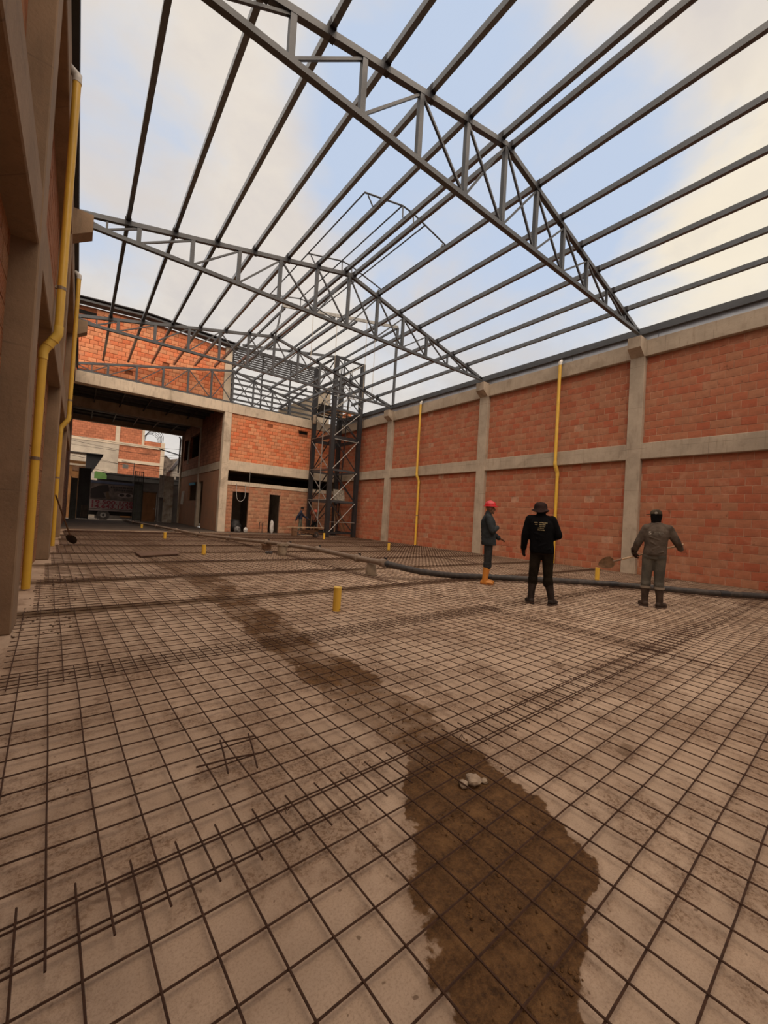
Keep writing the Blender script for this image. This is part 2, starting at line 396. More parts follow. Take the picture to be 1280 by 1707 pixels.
def brickwork(parent, axis, face, sgn, a0, a1, z0, z1, mm, L=0.335, Hc=0.235, joint=0.014, holes=(), single=True, jitter=0.004, seed=1, miss=0.006, cut=None):
    """axis 'x': bricks run along x in a plane y=face; axis 'y': along y in a plane x=face. sgn: which way the face looks."""
    rr = random.Random(seed); n = max(1, round((z1-z0)/Hc)); hc = (z1-z0)/n
    stuff = MB()
    for i in range(n):
        zc = z0 + (i+.5)*hc; off = rr.uniform(0.42, 0.58)*(L+joint) if i % 2 else rr.uniform(-.03, .03); a = a0 - off
        while a < a1 - 0.02:
            b = a + L; s0, s1 = max(a, a0+.004), min(b, a1-.004); a += L + joint
            if s1 - s0 < 0.05: continue
            segs = [(s0, s1)]
            for (h0, h1, w0, w1) in holes:
                if zc + hc*.4 > w0 and zc - hc*.4 < w1:
                    segs = [q for (u, w) in segs for q in ((u, min(w, h0-.004)), (max(u, h1+.004), w)) if q[1]-q[0] > 0.04]
            for (u, w) in segs:
                if cut and zc + hc/2 > cut((u+w)/2): continue
                if rr.random() < miss: continue
                f = face + sgn*rr.uniform(-jitter, jitter)
                if single:
                    o = link('brick', brick_mesh(L, hc-joint, 0.09, mm, rr.randrange(5)), parent)
                    o.scale = ((w-u)/L, 1, 1)
                    if axis == 'x': o.location = ((u+w)/2, f, zc); o.rotation_euler = (0, rr.uniform(-.006, .006), PI if sgn > 0 else 0)
                    else: o.location = (f, (u+w)/2, zc); o.rotation_euler = (rr.uniform(-.006, .006), 0, -PI/2*sgn)
                    if axis == 'x' and sgn < 0: o.rotation_euler = (0, 0, PI)
                else:
                    e = 0.006
                    if axis == 'y':
                        stuff.add([(f-sgn*.08, u, zc-hc/2+joint/2), (f-sgn*.08, w, zc-hc/2+joint/2), (f-sgn*.08, w, zc+hc/2-joint/2), (f-sgn*.08, u, zc+hc/2-joint/2),
                                   (f, u+e, zc-hc/2+joint/2+e), (f, w-e, zc-hc/2+joint/2+e), (f, w-e, zc+hc/2-joint/2-e), (f, u+e, zc+hc/2-joint/2-e)],
                                  [(4,5,6,7),(0,1,5,4),(1,2,6,5),(2,3,7,6),(3,0,4,7)])
    if not single and stuff.v:
        tag(stuff.build('brick_courses', mm, parent), kind='stuff')


# right wall ---------------------------------------------------------------
XB = XR + 0.17                 # brick face of the right wall
RC = [(-1.05, -0.6), (5.54, 5.98), (11.90, 12.38), (18.90, 19.38), (25.1, 25.5)]
ZM0, ZM1, ZT0, ZT1 = 3.77, 4.29, 7.16, 7.74
k = 0
for i in range(4):
    ya, yb = RC[i][1], RC[i+1][0]
    for (z0, z1, pos) in ((0.0, ZM0, 'lower'), (ZM1, ZT0, 'upper')):
        w = box('wall_right', (XB+.0055, ya-.05, z0), (XB+.16, yb+.05, z1), MORT_R)
        struct(w, '%s brick infill of the right wall, bay %s' % (pos, ['beside the shoveller', 'behind the standing workers', 'with the far yellow pipe', 'beside the lift tower'][i]), 'wall')
        brickwork(w, 'y', XB, -1, max(ya, 1.2), yb, z0, z1, BR_R, L=0.335, Hc=0.235, seed=10+k, jitter=0.003, joint=0.012, miss=0.008); k += 1


def rbox(name, a, b, m_, bev=0.012):
    mb = MB().box(a, b); me = mb.mesh(name, m_)
    bm = bmesh.new(); bm.from_mesh(me); bmesh.ops.bevel(bm, geom=bm.edges[:], offset=bev, segments=1, affect='EDGES'); bm.to_mesh(me); bm.free()
    return link(name, me)


COLN = ['at the near edge', 'behind the shoveller', 'behind the red helmet', 'beside the lift tower']
for i in range(4):
    c0, c1 = RC[i]
    o = rbox('trim_column_right', (XR, c0, 0), (XB+.2, c1, ZT1+.02), CONC); struct(o, 'concrete column of the right wall ' + COLN[i], 'column')
    # corbel under the truss seat
    cb = MB().prism([(XR-.32, 7.40), (XR-.32, 7.76), (XR+.02, 7.76), (XR+.02, 7.15)], c0+.02, c1-.02, 1).build('trim_corbel_right', CONC)
    struct(cb, 'concrete corbel on the right column ' + COLN[i], 'corbel')
struct(rbox('trim_beam_right', (XR+.02, -1.0, ZM0), (XB+.2, 25.1, ZM1), CONC), 'middle concrete beam along the right wall', 'beam')
struct(rbox('trim_beam_right', (XR+.02, -1.0, ZT0), (XB+.2, 25.1, ZT1-.05), CONC), 'top concrete beam along the right wall', 'beam')
# left wall ----------------------------------------------------------------
XBL = -0.64
LC = [(-1.4, -0.95), (5.15, 5.60), (11.35, 11.80), (18.10, 18.55), (25.1, 25.5)]
for i in range(4):
    ya, yb = LC[i][1], LC[i+1][0]
    for (z0, z1, pos) in ((0.0, ZM0, 'lower'), (ZM1, ZT0, 'upper')):
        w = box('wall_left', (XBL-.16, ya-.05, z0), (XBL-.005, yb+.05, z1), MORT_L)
        struct(w, '%s brick infill of the left wall, bay number %d from the camera' % (pos, i+1), 'wall')
        brickwork(w, 'y', XBL, 1, max(ya, 1.4), yb, z0, z1, BR_L, joint=0.010, seed=40+i, single=(i == 0), jitter=0.0025, miss=0)
    c0, c1 = LC[i]
    nm = ['behind the camera', 'nearest, with the yellow pipe', 'second, before the leaning shovel', 'third, near the gate'][i]
    struct(rbox('trim_column_left', (XBL-.2, c0, 0), (XL, c1, ZT1+.02), CONC_WARM_SHADE), 'concrete column of the left wall, ' + nm, 'column')
    if i: struct(MB().prism([(XL+.35, 7.38), (XL+.35, 7.76), (XL-.02, 7.76), (XL-.02, 7.15)], c0+.02, c1-.02, 1).build('trim_corbel_left', CONC_WARM_SHADE), 'concrete corbel on the left column, ' + nm, 'corbel')
struct(rbox('trim_beam_left', (XBL-.2, -1.4, ZM0-.03), (XL-.01, 25.1, ZM1-.03), CONC_WARM_SHADE), 'middle concrete beam along the left wall', 'beam')
struct(rbox('trim_beam_left', (XBL-.2, -1.4, ZT0), (XL-.01, 25.1, ZT1), CONC_WARM_SHADE), 'top concrete beam along the left wall', 'beam')
# mortar crumbs left on the beam
# unseen wall and roof added behind the camera to shade the near bay
struct(box('wall_back_shade', (-1.0, -7.2, 0), (15.2, -7.0, 8.0), FAR_BR), 'unseen brick wall added behind the camera to block light', 'wall')
SHADE_DECK = mat('roof_sheet', (0.20, 0.20, 0.21), 0.5, 0.1, 1)
struct(box('ceiling', (-1.0, -7.2, 8.3), (15.2, -2.4, 8.36), SHADE_DECK), 'unseen sheet roof added behind the camera to shade the near bay', 'roof')

# far wall (front of the rear building) --------------------------------------
YF = 25.1
w = MB()
UH = (11.52, 12.16, 6.70, 6.90)
w.box((7.05, YF+.07, ZM1), (14.6, YF+.2, 6.70)).box((7.05, YF+.07, 6.90), (14.6, YF+.2, ZT0)).box((7.05, YF+.07, 6.70), (UH[0], YF+.2, 6.90)).box((UH[1], YF+.07, 6.70), (14.6, YF+.2, 6.90))
uw = w.build('wall_far', MORT_O); struct(uw, 'bright orange brick infill above the two doorways', 'wall')
brickwork(uw, 'x', YF+.05, -1, 7.10, 14.53, ZM1+.03, ZT0, BR_O, L=0.335, Hc=0.222, joint=0.012, holes=[UH], seed=77, jitter=0.007)
D1 = (7.46, 8.45, -1, 2.46); D2 = (9.78, 10.50, -1, 2.47)
w = MB(); lo = 2.84
for (a, b) in ((7.05, D1[0]), (D1[1], D2[0]), (D2[1], 14.6)): w.box((a, YF+.06, 0), (b, YF+.2, lo))
w.box((D1[0], YF+.06, D1[3]), (D1[1], YF+.2, lo)).box((D2[0], YF+.06, D2[3]), (D2[1], YF+.2, lo))
lw = w.build('wall_far', MORT_R); struct(lw, 'dusty brick wall with two dark doorways', 'wall')
brickwork(lw, 'x', YF+.05, -1, 7.10, 14.53, 0.0, lo, BR_P, L=0.335, Hc=0.222, joint=0.014, holes=[D1, D2], seed=78, jitter=0.004)
struct(rbox('trim_sill_far', (7.08, YF+.0, lo), (14.53, YF+.22, 3.08), CONC_PALE), 'pale concrete sill band over the doorways', 'sill')
struct(rbox('trim_pier_far', (6.68, YF-.02, 0), (7.10, YF+.4, ZT0+.05), CONC_PALE), 'tall pale concrete pier at the passage corner', 'column')
struct(rbox('trim_beam_far', (6.70, YF-.0, 3.72), (14.53, YF+.35, ZM1+.03), CONC_PALE), 'rough concrete beam over the dark slot', 'beam')
struct(rbox('trim_beam_far', (XBL-.2, YF-.03, ZT0), (14.8, YF+.45, ZT1), CONC_PALE), 'top concrete beam spanning the passage opening', 'beam')
struct(box('trim_slot_far', (11.4, YF+.201, 6.62), (12.3, YF+.22, 6.98), BLACK), 'black sheet for the dark of the vent slot in the orange wall', 'vent')  # black sheet stands in for the unlit depth of the slot
# rooms behind the doorways
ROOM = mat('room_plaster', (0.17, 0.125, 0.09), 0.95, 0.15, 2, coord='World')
w = MB().box((6.85, 29.0, 0), (14.6, 29.1, 3.75)).box((14.5, YF+.2, 0), (14.6, 29, 3.75)).box((6.85, YF+.36, 3.72), (14.6, 29.1, 3.85)).box((9.2, YF+.25, 0), (9.3, 29, 2.84)).box((10.72, YF+.25, 0), (10.84, 29, 2.84))
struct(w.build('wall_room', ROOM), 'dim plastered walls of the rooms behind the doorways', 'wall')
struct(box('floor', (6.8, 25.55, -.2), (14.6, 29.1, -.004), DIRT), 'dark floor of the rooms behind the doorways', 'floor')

# passage ----------------------------------------------------------------------
PX = 6.70
w = MB()
def wall_holes(mb, x0, x1, y0, y1, z0, z1, holes):      # wall in a plane of constant x with rectangular openings (non-overlapping in y)
    hs = sorted(holes); y = y0
    for (a, b, c, d) in hs:
        if a > y: mb.box((x0, y, z0), (x1, a, z1))
        if c > z0: mb.box((x0, a, z0), (x1, b, c))
        if d < z1: mb.box((x0, a, d), (x1, b, z1))
        y = b
    if y < y1: mb.box((x0, y, z0), (x1, y1, z1))
wall_holes(w, PX, PX+.16, YF+.4, 37.1, ZM1-.05, 7.7, [(31.3, 34.2, 5.05, 6.75), (34.75, 36.3, 5.05, 6.7)])
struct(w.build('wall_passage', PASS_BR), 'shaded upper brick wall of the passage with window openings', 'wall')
w = MB(); wall_holes(w, PX+.02, PX+.16, YF+.4, 37.1, 0, 3.78, [(29.45, 30.75, 0, 3.2), (31.05, 34.0, 1.85, 3.22)])
struct(w.build('wall_passage', RENDER_W), 'earth coloured lower wall of the passage with a doorway', 'wall')
struct(rbox('trim_beam_passage', (PX-.02, YF+.4, 3.74), (PX+.2, 37.1, 4.22), CONC), 'concrete floor beam along the passage wall', 'beam')
struct(rbox('trim_column_passage', (PX-.03, 30.72, 0), (PX+.2, 31.08, 7.2), CONC), 'slender concrete column between passage window and doorway', 'column')
struct(rbox('trim_column_passage', (PX-.10, 36.9, 0), (PX+.2, 37.2, 7.2), CONC), 'concrete column at the street end of the passage', 'column')
w = MB().box((10.2, 29.2, 0), (10.3, 37.2, 7.7)).box((PX+.2, 37.1, 0), (10.3, 37.2, 7.7)).box((PX+.2, 29.1, 3.78), (10.3, 37.2, 3.9)).box((PX+.2, 29.1, 0), (10.3, 29.2, 7.7)).box((PX+.2, 25.6, 7.6), (14.6, 37.2, 7.74))
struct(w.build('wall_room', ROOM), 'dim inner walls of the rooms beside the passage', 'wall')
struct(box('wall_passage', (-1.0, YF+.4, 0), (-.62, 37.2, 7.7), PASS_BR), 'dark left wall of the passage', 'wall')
struct(box('ceiling', (-1.0, YF+.4, 7.62), (6.85, 37.2, 7.74), STEEL_D), 'dark steel deck over the passage', 'ceiling')
for y, b, nm in ((30.6, 7.02, 'middle'), (36.8, 7.22, 'street end')):
    struct(rbox('trim_beam_passage', (-1.0, y, b), (PX, y+.4, 7.62), CONC), '%s concrete cross beam under the passage deck' % nm, 'beam')
for k, (ya, yb) in enumerate(((25.6, 30.6), (31.0, 36.8))):
    t_ = thing('deck_joists', 'dark steel joist grid under the %s passage deck' % ('front' if k == 0 else 'rear'), 'joist', (0, ya, 7.5))
    for j in range(4):
        y = (yb-ya)*(j+.7)/4.4
        MB().bar((-.6, y, .0), (PX-.05, y, .0), .06, .12).build('joist', STEEL, t_)
    for j in range(5): MB().bar((.45+j*1.3, .05, -.09), (.45+j*1.3, yb-ya-.05, -.09), .06, .07).build('cross_tie', STEEL_D, t_)

# gable wall above the passage, left of the louvres ------------------------------
g = MB().prism([(-.55, ZT1-.1), (-.55, 11.15), (2.4, 11.33), (6.62, 11.10), (6.62, ZT1-.1)], YF+.50, YF+.62, 1).build('wall_gable', MORT_O)
struct(g, 'orange brick gable wall above the passage', 'wall')
gh = (-.55, .22, 10.72, 10.95)
brickwork(g, 'x', YF+.45, -1, -.5, 6.6, ZT1, 11.35, BR_O, L=0.335, Hc=0.225, joint=0.012, holes=[gh], seed=90, jitter=0.006, cut=lambda x: (11.15+.06*(x+.4) if x < 2.4 else 11.33-.055*(x-2.4)))
struct(rbox('trim_column_gable', (6.62, YF+.40, ZT1-.05), (7.02, YF+.7, 11.2), CONC_PALE), 'concrete column at the end of the gable wall', 'column')
struct(box('trim_slot_gable', (-.5, YF+.47, 10.74), (.22, YF+.5, 10.93), BLACK), 'black sheet for the dark of a slot high in the gable wall', 'vent')  # black box in place of the gable slot's unlit depth
rf = thing('gable_roof_edge', 'dark sheet roof edge with flashing above the orange gable', 'roof', (0, YF, 11.2))
for (x0, x1, z0, z1) in ((-.9, 2.4, -.02, .17), (2.4, 7.3, .17, -.03)):
    MB().bar((x0, .30, z0+.06), (x1, .30, z1+.06), .5, .10).build('eave_channel', STEEL, rf)
    MB().bar((x0, .45, z0+.20), (x1, .45, z1+.20), 1.0, .05).build('roof_sheet', STEEL_D, rf)

# louvred screen behind the far wall ----------------------------------------------
lv = thing('louvre_screen', 'steel screen of horizontal louvres behind the far roof truss', 'screen', (7.4, 26.8, 7.74))
for j in range(8): MB().bar((0, 0, 2.98+.15*j), (5.9, 0, 3.06+.15*j), .06, .095).build('louvre_slat', STEEL_D, lv)
MB().bar((0, .0, 4.08), (5.9, .0, 4.2), .12, .22).build('top_rail', STEEL_D, lv)
for j in range(6): MB().bar((0, 0, .72+.34*j), (5.9, 0, .76+.34*j), .08, .11).build('lower_rail', STEEL, lv)
for x in (.05, 2.0, 4.0, 5.85): MB().bar((x, .09, 0), (x, .09, 4.1), .08, .08, (0, 1, 0)).build('post', STEEL_D, lv)
MB().bar((3.3, -.1, .75), (5.2, -.1, 2.6), .10, .14).build('diagonal_strut', STEEL_D, lv)
GABLE = mat('pale_render', (0.40, 0.34, 0.26), 0.9, 0.12, 1.2, coord='World', bump=0.15)
struct(MB().prism([(11.0, 7.7), (11.0, 8.62), (13.2, 10.10), (15.0, 11.3), (15.0, 7.7)], 27.5, 27.8, 1).build('wall_neighbour', GABLE), 'pale sloping gable wall behind the lift tower', 'wall')
nb = thing('brick_parapet', 'small orange brick parapet behind the right wall top', 'parapet', (14.84, 24.2, 7.74))
for r_ in range(4):
    for c_ in range(4): MB().box((-.02, c_*.36+(r_ % 2)*.16, r_*.235), (.18, c_*.36+.345+(r_ % 2)*.16, r_*.235+.222)).build('brick', BR_O, nb)
tag(nb, kind=None)

# ------------------------------------------------------------------ roof steel
XRG, ZRG = 7.08, 9.68


def zu(x):           # underside of the top chord
    return 8.15 + x*(ZRG-8.15)/XRG if x <= XRG else ZRG - .248*(x-XRG)


ZB = 7.87
PURL = [.6, 1.66, 2.72, 3.78, 4.83, 5.88, 6.93, 7.26, 8.35, 9.42, 10.42, 11.42, 12.38, 13.3]
VERT = [.85, 2.1, 3.35, 4.6, 5.85, 7.08, 8.33, 9.57, 10.82, 12.05, 13.28]


def truss(y, label, x1=14.38, verts=VERT, zb=ZB, crossing_blocks=True, rightend=True):
    t_ = thing('roof_truss', label, 'truss', (0, y, 0), 0, 'roof trusses across the hall')
    x0 = -.42
    MB().bar((x0, 0, zb+.05), (x1, 0, zb+.05), .10, .10).build('bottom_chord', STEEL, t_)
    sl = (ZRG-8.15)/XRG
    MB().prism([(x0, zu(x0)), (XRG, ZRG), (XRG, ZRG+.115), (x0, zu(x0)+.115)], -.05, .05, 1).build('top_chord', STEEL, t_)
    xe = min(x1, 14.3)
    MB().prism([(XRG, ZRG), (xe, zu(xe)), (xe, zu(xe)+.115), (XRG, ZRG+.115)], -.05, .05, 1).build('top_chord', STEEL, t_)
    MB().bar((x0+.03, 0, zb), (x0+.03, 0, zu(x0)+.1), .09, .06, (1, 0, 0)).build('end_plate', STEEL, t_)
    vs = [v for v in verts if v < xe-.3]
    MB().bar((.18, 0, zb+.1), (.18, 0, zu(.18)), .045, .045, (1, 0, 0)).build('vertical', STEEL, t_)
    for v in vs:
        MB().bar((v, 0, zb+.1), (v, 0, zu(v)+.02), .09 if v < 12 else .06, .10 if v < 12 else .06, (1, 0, 0)).build('vertical', STEEL, t_)
    def dg(xa, za, xb, zb_, s=.045): MB().bar((xa, .012*R.choice((-1, 1)), za), (xb, 0, zb_), s, s, (0, 1, 0)).build('diagonal', STEEL, t_)
    lo_, hi = zb+.1, 0
    dg(x0+.05, zu(x0), .18, lo_); dg(.18, lo_, .85, zu(.85)-.01)
    for a, b in zip(vs[:-1], vs[1:]):
        if a < 4.0 or 5.5 < a < 9.7 or not crossing_blocks: dg(a+.04, lo_, b-.04, zu(b)-.02)                     # rising to the right
        if a > 4.5: dg(a+.04, zu(a)-.02, b-.04, lo_)         # crossed near the ridge
    if x1 > 14: dg(13.3, zu(13.3), 13.8, lo_); dg(13.8, lo_, 14.05, zu(14.05))
    if crossing_blocks:
        for x in PURL:
            if x < xe-.2: MB().box((x-.07, -.055, zu(x)-.004), (x+.07, .055, zu(x)+.19)).build('crossing_block', STEEL_D, t_)  # dark steel box at each purlin crossing
    return t_


truss(5.70, 'nearest steel roof truss, overhead, over the shoveller column')
truss(12.15, 'second steel roof truss, landing on the column behind the red helmet')
truss(18.85, 'third steel roof truss, in front of the lift tower')
truss(25.25, 'farthest steel roof truss, resting on the beam over the passage', x1=12.3, zb=7.76, crossing_blocks=False)
NTH = ['first', 'second', 'third', 'fourth', 'fifth', 'sixth', 'seventh']
for i, x in enumerate(PURL):
    left = i < 7
    side = 'left' if left else 'right'
    n_ = NTH[i] if left else NTH[13-i]
    z = zu(x) + .115 + .065
    t_ = thing('purlin', 'long steel purlin, %s up from the %s eave' % (n_, side), 'purlin', (x, 0, z), 0, 'roof purlins')
    ya, yb = -2.4, (24.9 if left else 21.6 if x > 11.5 else 25.3)
    if not left and x < 11.5: yb = 25.3
    MB().box((-.045, ya, -.065), (.045, yb, .065)).build('tube', PURLM, t_)
    for yj in (5.70, 12.15, 18.85): MB().box((-.052, yj-.09, -.07), (.052, yj+.09, .072)).build('crossing_sleeve', STEEL_D, t_)  # dark box around the purlin at each truss
# eave beams and gutters
for side in ('left', 'right'):
    x = XL+.02 if side == 'left' else XR-.02
    t_ = thing('eave_gutter', 'dark steel eave beam and gutter along the %s wall' % side, 'gutter', (x, 0, 7.85))
    s_ = -1 if side == 'left' else 1
    MB().box((-.05, -.5, .03), (.05, 25.2, .25)).build('eave_beam', STEEL_D if side == 'left' else STEEL, t_)
    for j in range(9):
        y0 = -.5 + j*2.85
        MB().box((min((.085 if s_ > 0 else .16)*s_, .30*s_), y0, -.155 if s_ > 0 else -.105), (max((.085 if s_ > 0 else .16)*s_, .30*s_), y0+2.835, .20)).build('flashing_sheet', ZINC, t_)
# ridge lantern -----------------------------------------------------------------
ln = thing('ridge_lantern_frame', 'thin rod frame of a raised ridge vent between two trusses', 'frame', (7.08, 9.0, 9.75))
prof = [(-1.53, .13), (-.25, .44), (.15, .42), (1.48, .12)]
for yy in (0.0, 3.3, 6.6):
    h = thing('hoop', None, None); h.parent = ln; h.location = (0, yy, 0)
    MB().tube([(a, 0, b) for a, b in prof], .024, 6).build('rod', STEEL, h)
    for (xa, za), xb in zip(prof, (-1.26, -.23, .18, 1.25)):
        zz = zu(xb+7.08)+.24-9.75
        MB().tube([(xb, 0, zz), (xa*.97 if abs(xa) < 1 else xa*.93, 0, za-.02 if abs(xa) > 1 else za)], .02, 6).build('strut', STEEL, h)
for (xa, za) in (prof[0], (-.27, .43), (.62, .31), prof[3]):
    MB().tube([(xa, 0, za), (xa, 6.6, za)], .022, 6).build('long_rod', STEEL, ln)
# raised canopy frame over the far bay ---------------------------------------------
cn = thing('raised_canopy_frame', 'sloping steel canopy frame raised on posts over the far truss', 'frame', (7.05, 18.85, 9.8))
MB().bar((.3, 0, 1.58), (7.45, 0, 2.90), .08, .16).build('front_header', STEEL_L, cn)
MB().bar((.3, 5.9, 1.45), (7.45, 5.9, 2.75), .08, .14).build('rear_header', STEEL, cn)
for j in range(6):
    x = .45 + j*1.38; z = 1.5+.184*(x-.3)
    MB().bar((x, .03, z), (x, 5.9, z-.1), .07, .12).build('joist', STEEL, cn)
MB().bar((.05, 0, .0), (.3, 0, 1.55), .07, .07, (0, 1, 0)).build('post', STEEL, cn)
MB().bar((7.40, 0, -1.75), (7.42, 0, 2.85), .12, .12, (0, 1, 0)).build('post', STEEL, cn)
MB().bar((7.40, 5.9, -1.75), (7.42, 5.9, 2.7), .10, .10, (0, 1, 0)).build('post', STEEL, cn)
ROPE = mat('pale_rope', (0.42, 0.37, 0.30), 0.9, 0.1, 10)
for k, (x, zb) in enumerate(((9.0, 9.1), (10.4, 8.6), (12.3, 8.0), (12.9, 8.0))):
    za = 9.8+1.58+(x-7.35)*.1846-.07
    tag(MB().tube([(x, 18.85, za), (x+.02, 18.86, (za+zb)/2), (x, 18.85, zb)], .014, 5).build('hanging_rope', ROPE), 'pale rope hanging from the raised canopy, %s from the left' % ['first', 'second', 'third', 'fourth'][k], 'rope', 'ropes hanging from the canopy')

# ------------------------------------------------------------------ lift tower
TX0, TX1, TY0, TY1, TZ = 12.30, 14.25, 22.0, 24.55, 11.25
tw = thing('lift_tower', 'dark steel lattice lift tower in the far right corner', 'tower', (TX0, TY0, 0))
wx, wy = TX1-TX0, TY1-TY0
for (x, y) in ((0, 0), (wx, 0), (0, wy), (wx, wy)):
    p = MB().bar((x, y, .0), (x, y, TZ), .24, .24, (0, 1, 0)).build('post', STEEL_D, tw)
    MB().box((x-.18, y-.18, 0), (x+.18, y+.18, .03)).build('base_plate', STEEL_D, p)
LV = [.28, 2.25, 4.2, 6.25, 8.0, 9.7, 11.2]
for i, z in enumerate(LV):
    hgt = .12 if i not in (3,) else .2
    for (a, b) in (((0, 0), (wx, 0)), ((0, 0), (0, wy)), ((0, wy), (wx, wy)), ((wx, 0), (wx, wy))):
        MB().bar((*a, z), (*b, z), .09, hgt).build('girt', STEEL if i in (1, 2, 4) else STEEL_D, tw)
for i in range(len(LV)-1):
    z0, z1 = LV[i]+.06, LV[i+1]-.06
    MB().tube([(.08, -.12, z0), (wx-.08, -.12, z1)], .026, 6).build('scaffold_brace', STEEL_L, tw)
    MB().tube([(-.12, wy-.1, z1), (-.12, .1, z0)], .026, 6).build('scaffold_brace', STEEL_L, tw)
    MB().bar((.08, 0, z1), (wx-.08, 0, z0), .05, .05).build('brace', STEEL_D, tw)
    MB().bar((0, .1, z1), (0, wy-.1, z0), .05, .05).build('brace', STEEL_D, tw)
    MB().bar((.1, wy, z0), (wx-.1, wy, z1), .05, .05).build('brace', STEEL_D, tw)
    if i % 2: MB().bar((wx, .1, z0), (wx, wy-.1, z1), .05, .05).build('brace', STEEL_D, tw)
for x in (.55, 1.25): MB().bar((x, .9, .3), (x+.35, .9, 11.0), .06, .06, (0, 1, 0)).build('guide_rail', STEEL_D, tw)
MB().tube([(-.18, .9, .25), (-.16, .95, 9.0)], .03, 6).build('upright_pole', STEEL_L, tw)
for (a, b) in (((-.15, -.2, 8.7), (2.1, -.1, 8.9)), ((-.2, .2, 9.2), (-.2, 2.5, 9.0)), ((.2, -.2, 8.1), (2.0, .3, 9.6)), ((1.9, -.15, 8.3), (.3, .2, 10.1)), ((.4, .3, 8.2), (.5, .4, 10.9)), ((1.4, .6, 8.2), (1.5, .5, 11.1)),
               ((-.15, 2.4, 8.4), (.9, .2, 9.3)), ((.1, 1.2, 8.6), (2.0, 1.3, 8.7)), ((-.14, .1, 2.32), (-.14, 2.5, 2.32)), ((-.14, .1, 4.3), (-.14, 2.5, 4.3)), ((-.14, .1, 6.35), (-.14, 2.5, 6.35)), ((.1, -.14, 6.1), (1.9, -.14, 6.1)), ((.1, -.14, .95), (1.9, -.14, .95))):
    MB().tube([a, b], .024, 6).build('scaffold_tube', STEEL_L, tw)
for (a, b) in (((1.55, .4, .3), (1.25, .9, 2.1)), ((1.35, .4, .3), (.9, 1.0, 2.2)), ((.9, .6, .3), (1.2, 1.2, 2.0))):
    MB().bar(a, b, .09, .05).build('leaning_timber', HND, tw)
MB().box((.15, wy-.35, 8.1), (1.7, wy-.1, 8.75)).build('hoist_box', BLACK, tw)
bd = MB().box((.5, .3, 2.31), (1.3, .95, 2.34)).build('deck_board', WOOD, tw)
wp = mat('dotted_sheet', (0.38, 0.35, 0.29), 0.7, 0.35, 14)
MB().prism([(.42, 2.33), (1.25, 2.33), (1.15, 3.0), (.38, 3.0)], .12, .15, 1).build('panel_sheet', wp, tw)
for k in range(3): MB().bar((.1, .5+k*.7, 8.05), (wx-.1, .5+k*.7, 8.05), .2, .04).build('platform_plank', WOOD, tw)
MB().tube([(-.6, -.4, 9.1), (1.2, .4, 9.6)], .02, 6).build('hoist_rod', STEEL_L, tw)
hb = MB(); hb.lathe([(.11, 0), (.12, .04), (.12, .50), (.10, .56)], (-.32, 1.9, 7.25), 12); hb.build('hoist_drum', PLAST, tw, True)

# ------------------------------------------------------------------ yellow rainwater pipes
def downpipe(label, x_up, x_lo, y, rr, ztop, zj1, zj0, wallsgn, bands):
    t_ = thing('downpipe', label, 'pipe', (x_lo, y, 0), 0, 'yellow rainwater pipes on the walls')
    dx = x_up-x_lo; n = 14
    MB().tube([(0, 0, .02), (0, 0, zj0-.05)], rr, n).build('lower_pipe', YEL, t_, True)
    e = MB().tube([(0, 0, zj0-.10), (0, 0, zj0), (dx*.12, 0, zj0+.06), (dx*.88, 0, zj1-.06), (dx, 0, zj1), (dx, 0, zj1+.10)], rr*1.13, n).build('offset_bend', YEL2, t_, True)
    MB().tube([(dx, 0, zj1+.05), (dx, 0, ztop)], rr, n).build('upper_pipe', YEL, t_, True)
    MB().tube([(dx*.30, 0, zj0+.06+(zj1-zj0-.12)*.22), (dx*.36, 0, zj0+.06+(zj1-zj0-.12)*.34)], rr*1.25, n).build('collar', YEL2, t_, True)
    MB().tube([(dx*.66, 0, zj0+.06+(zj1-zj0-.12)*.66), (dx*.72, 0, zj0+.06+(zj1-zj0-.12)*.78)], rr*1.25, n).build('collar', YEL2, t_, True)
    w_ = MB().tube([(dx, 0, ztop-.02), (dx*1.0, 0, ztop+.08), (dx+wallsgn*.10, 0, ztop+.17)], [rr*1.1, rr*1.22, rr*.9], n).build('taped_top', WHT, t_, True)
    for (z, xx) in bands:
        b = MB().tube([(xx-x_lo, 0, z), (xx-x_lo, 0, z+.045)], rr*1.09, n).build('bracket', TAPE, t_, True)
        MB().box((min(xx-x_lo, xx-x_lo+wallsgn*rr*1.5), -.02, z+.005), (max(xx-x_lo, xx-x_lo+wallsgn*rr*1.5), .02, z+.04)).build('bracket_tail', TAPE, b)
    return t_


downpipe('thick yellow downpipe on the left wall beside the nearest column', -.365, -.515, 7.6, .052, 7.45, 3.72, 3.40, -1, [(1.85, -.515), (4.35, -.365)])
downpipe('second yellow downpipe on the left wall, behind the leaning shovel', -.335, -.49, 14.5, .052, 7.60, 3.62, 3.30, -1, [(1.9, -.49), (4.1, -.335)])
downpipe('yellow downpipe on the right wall behind the man in black', 14.40, 14.60, 8.42, .060, 7.62, 3.80, 3.46, 1, [(1.6, 14.60)])
downpipe('yellow downpipe on the right wall nearest the lift tower', 14.42, 14.60, 16.35, .060, 7.62, 3.80, 3.46, 1, [(1.6, 14.60)])

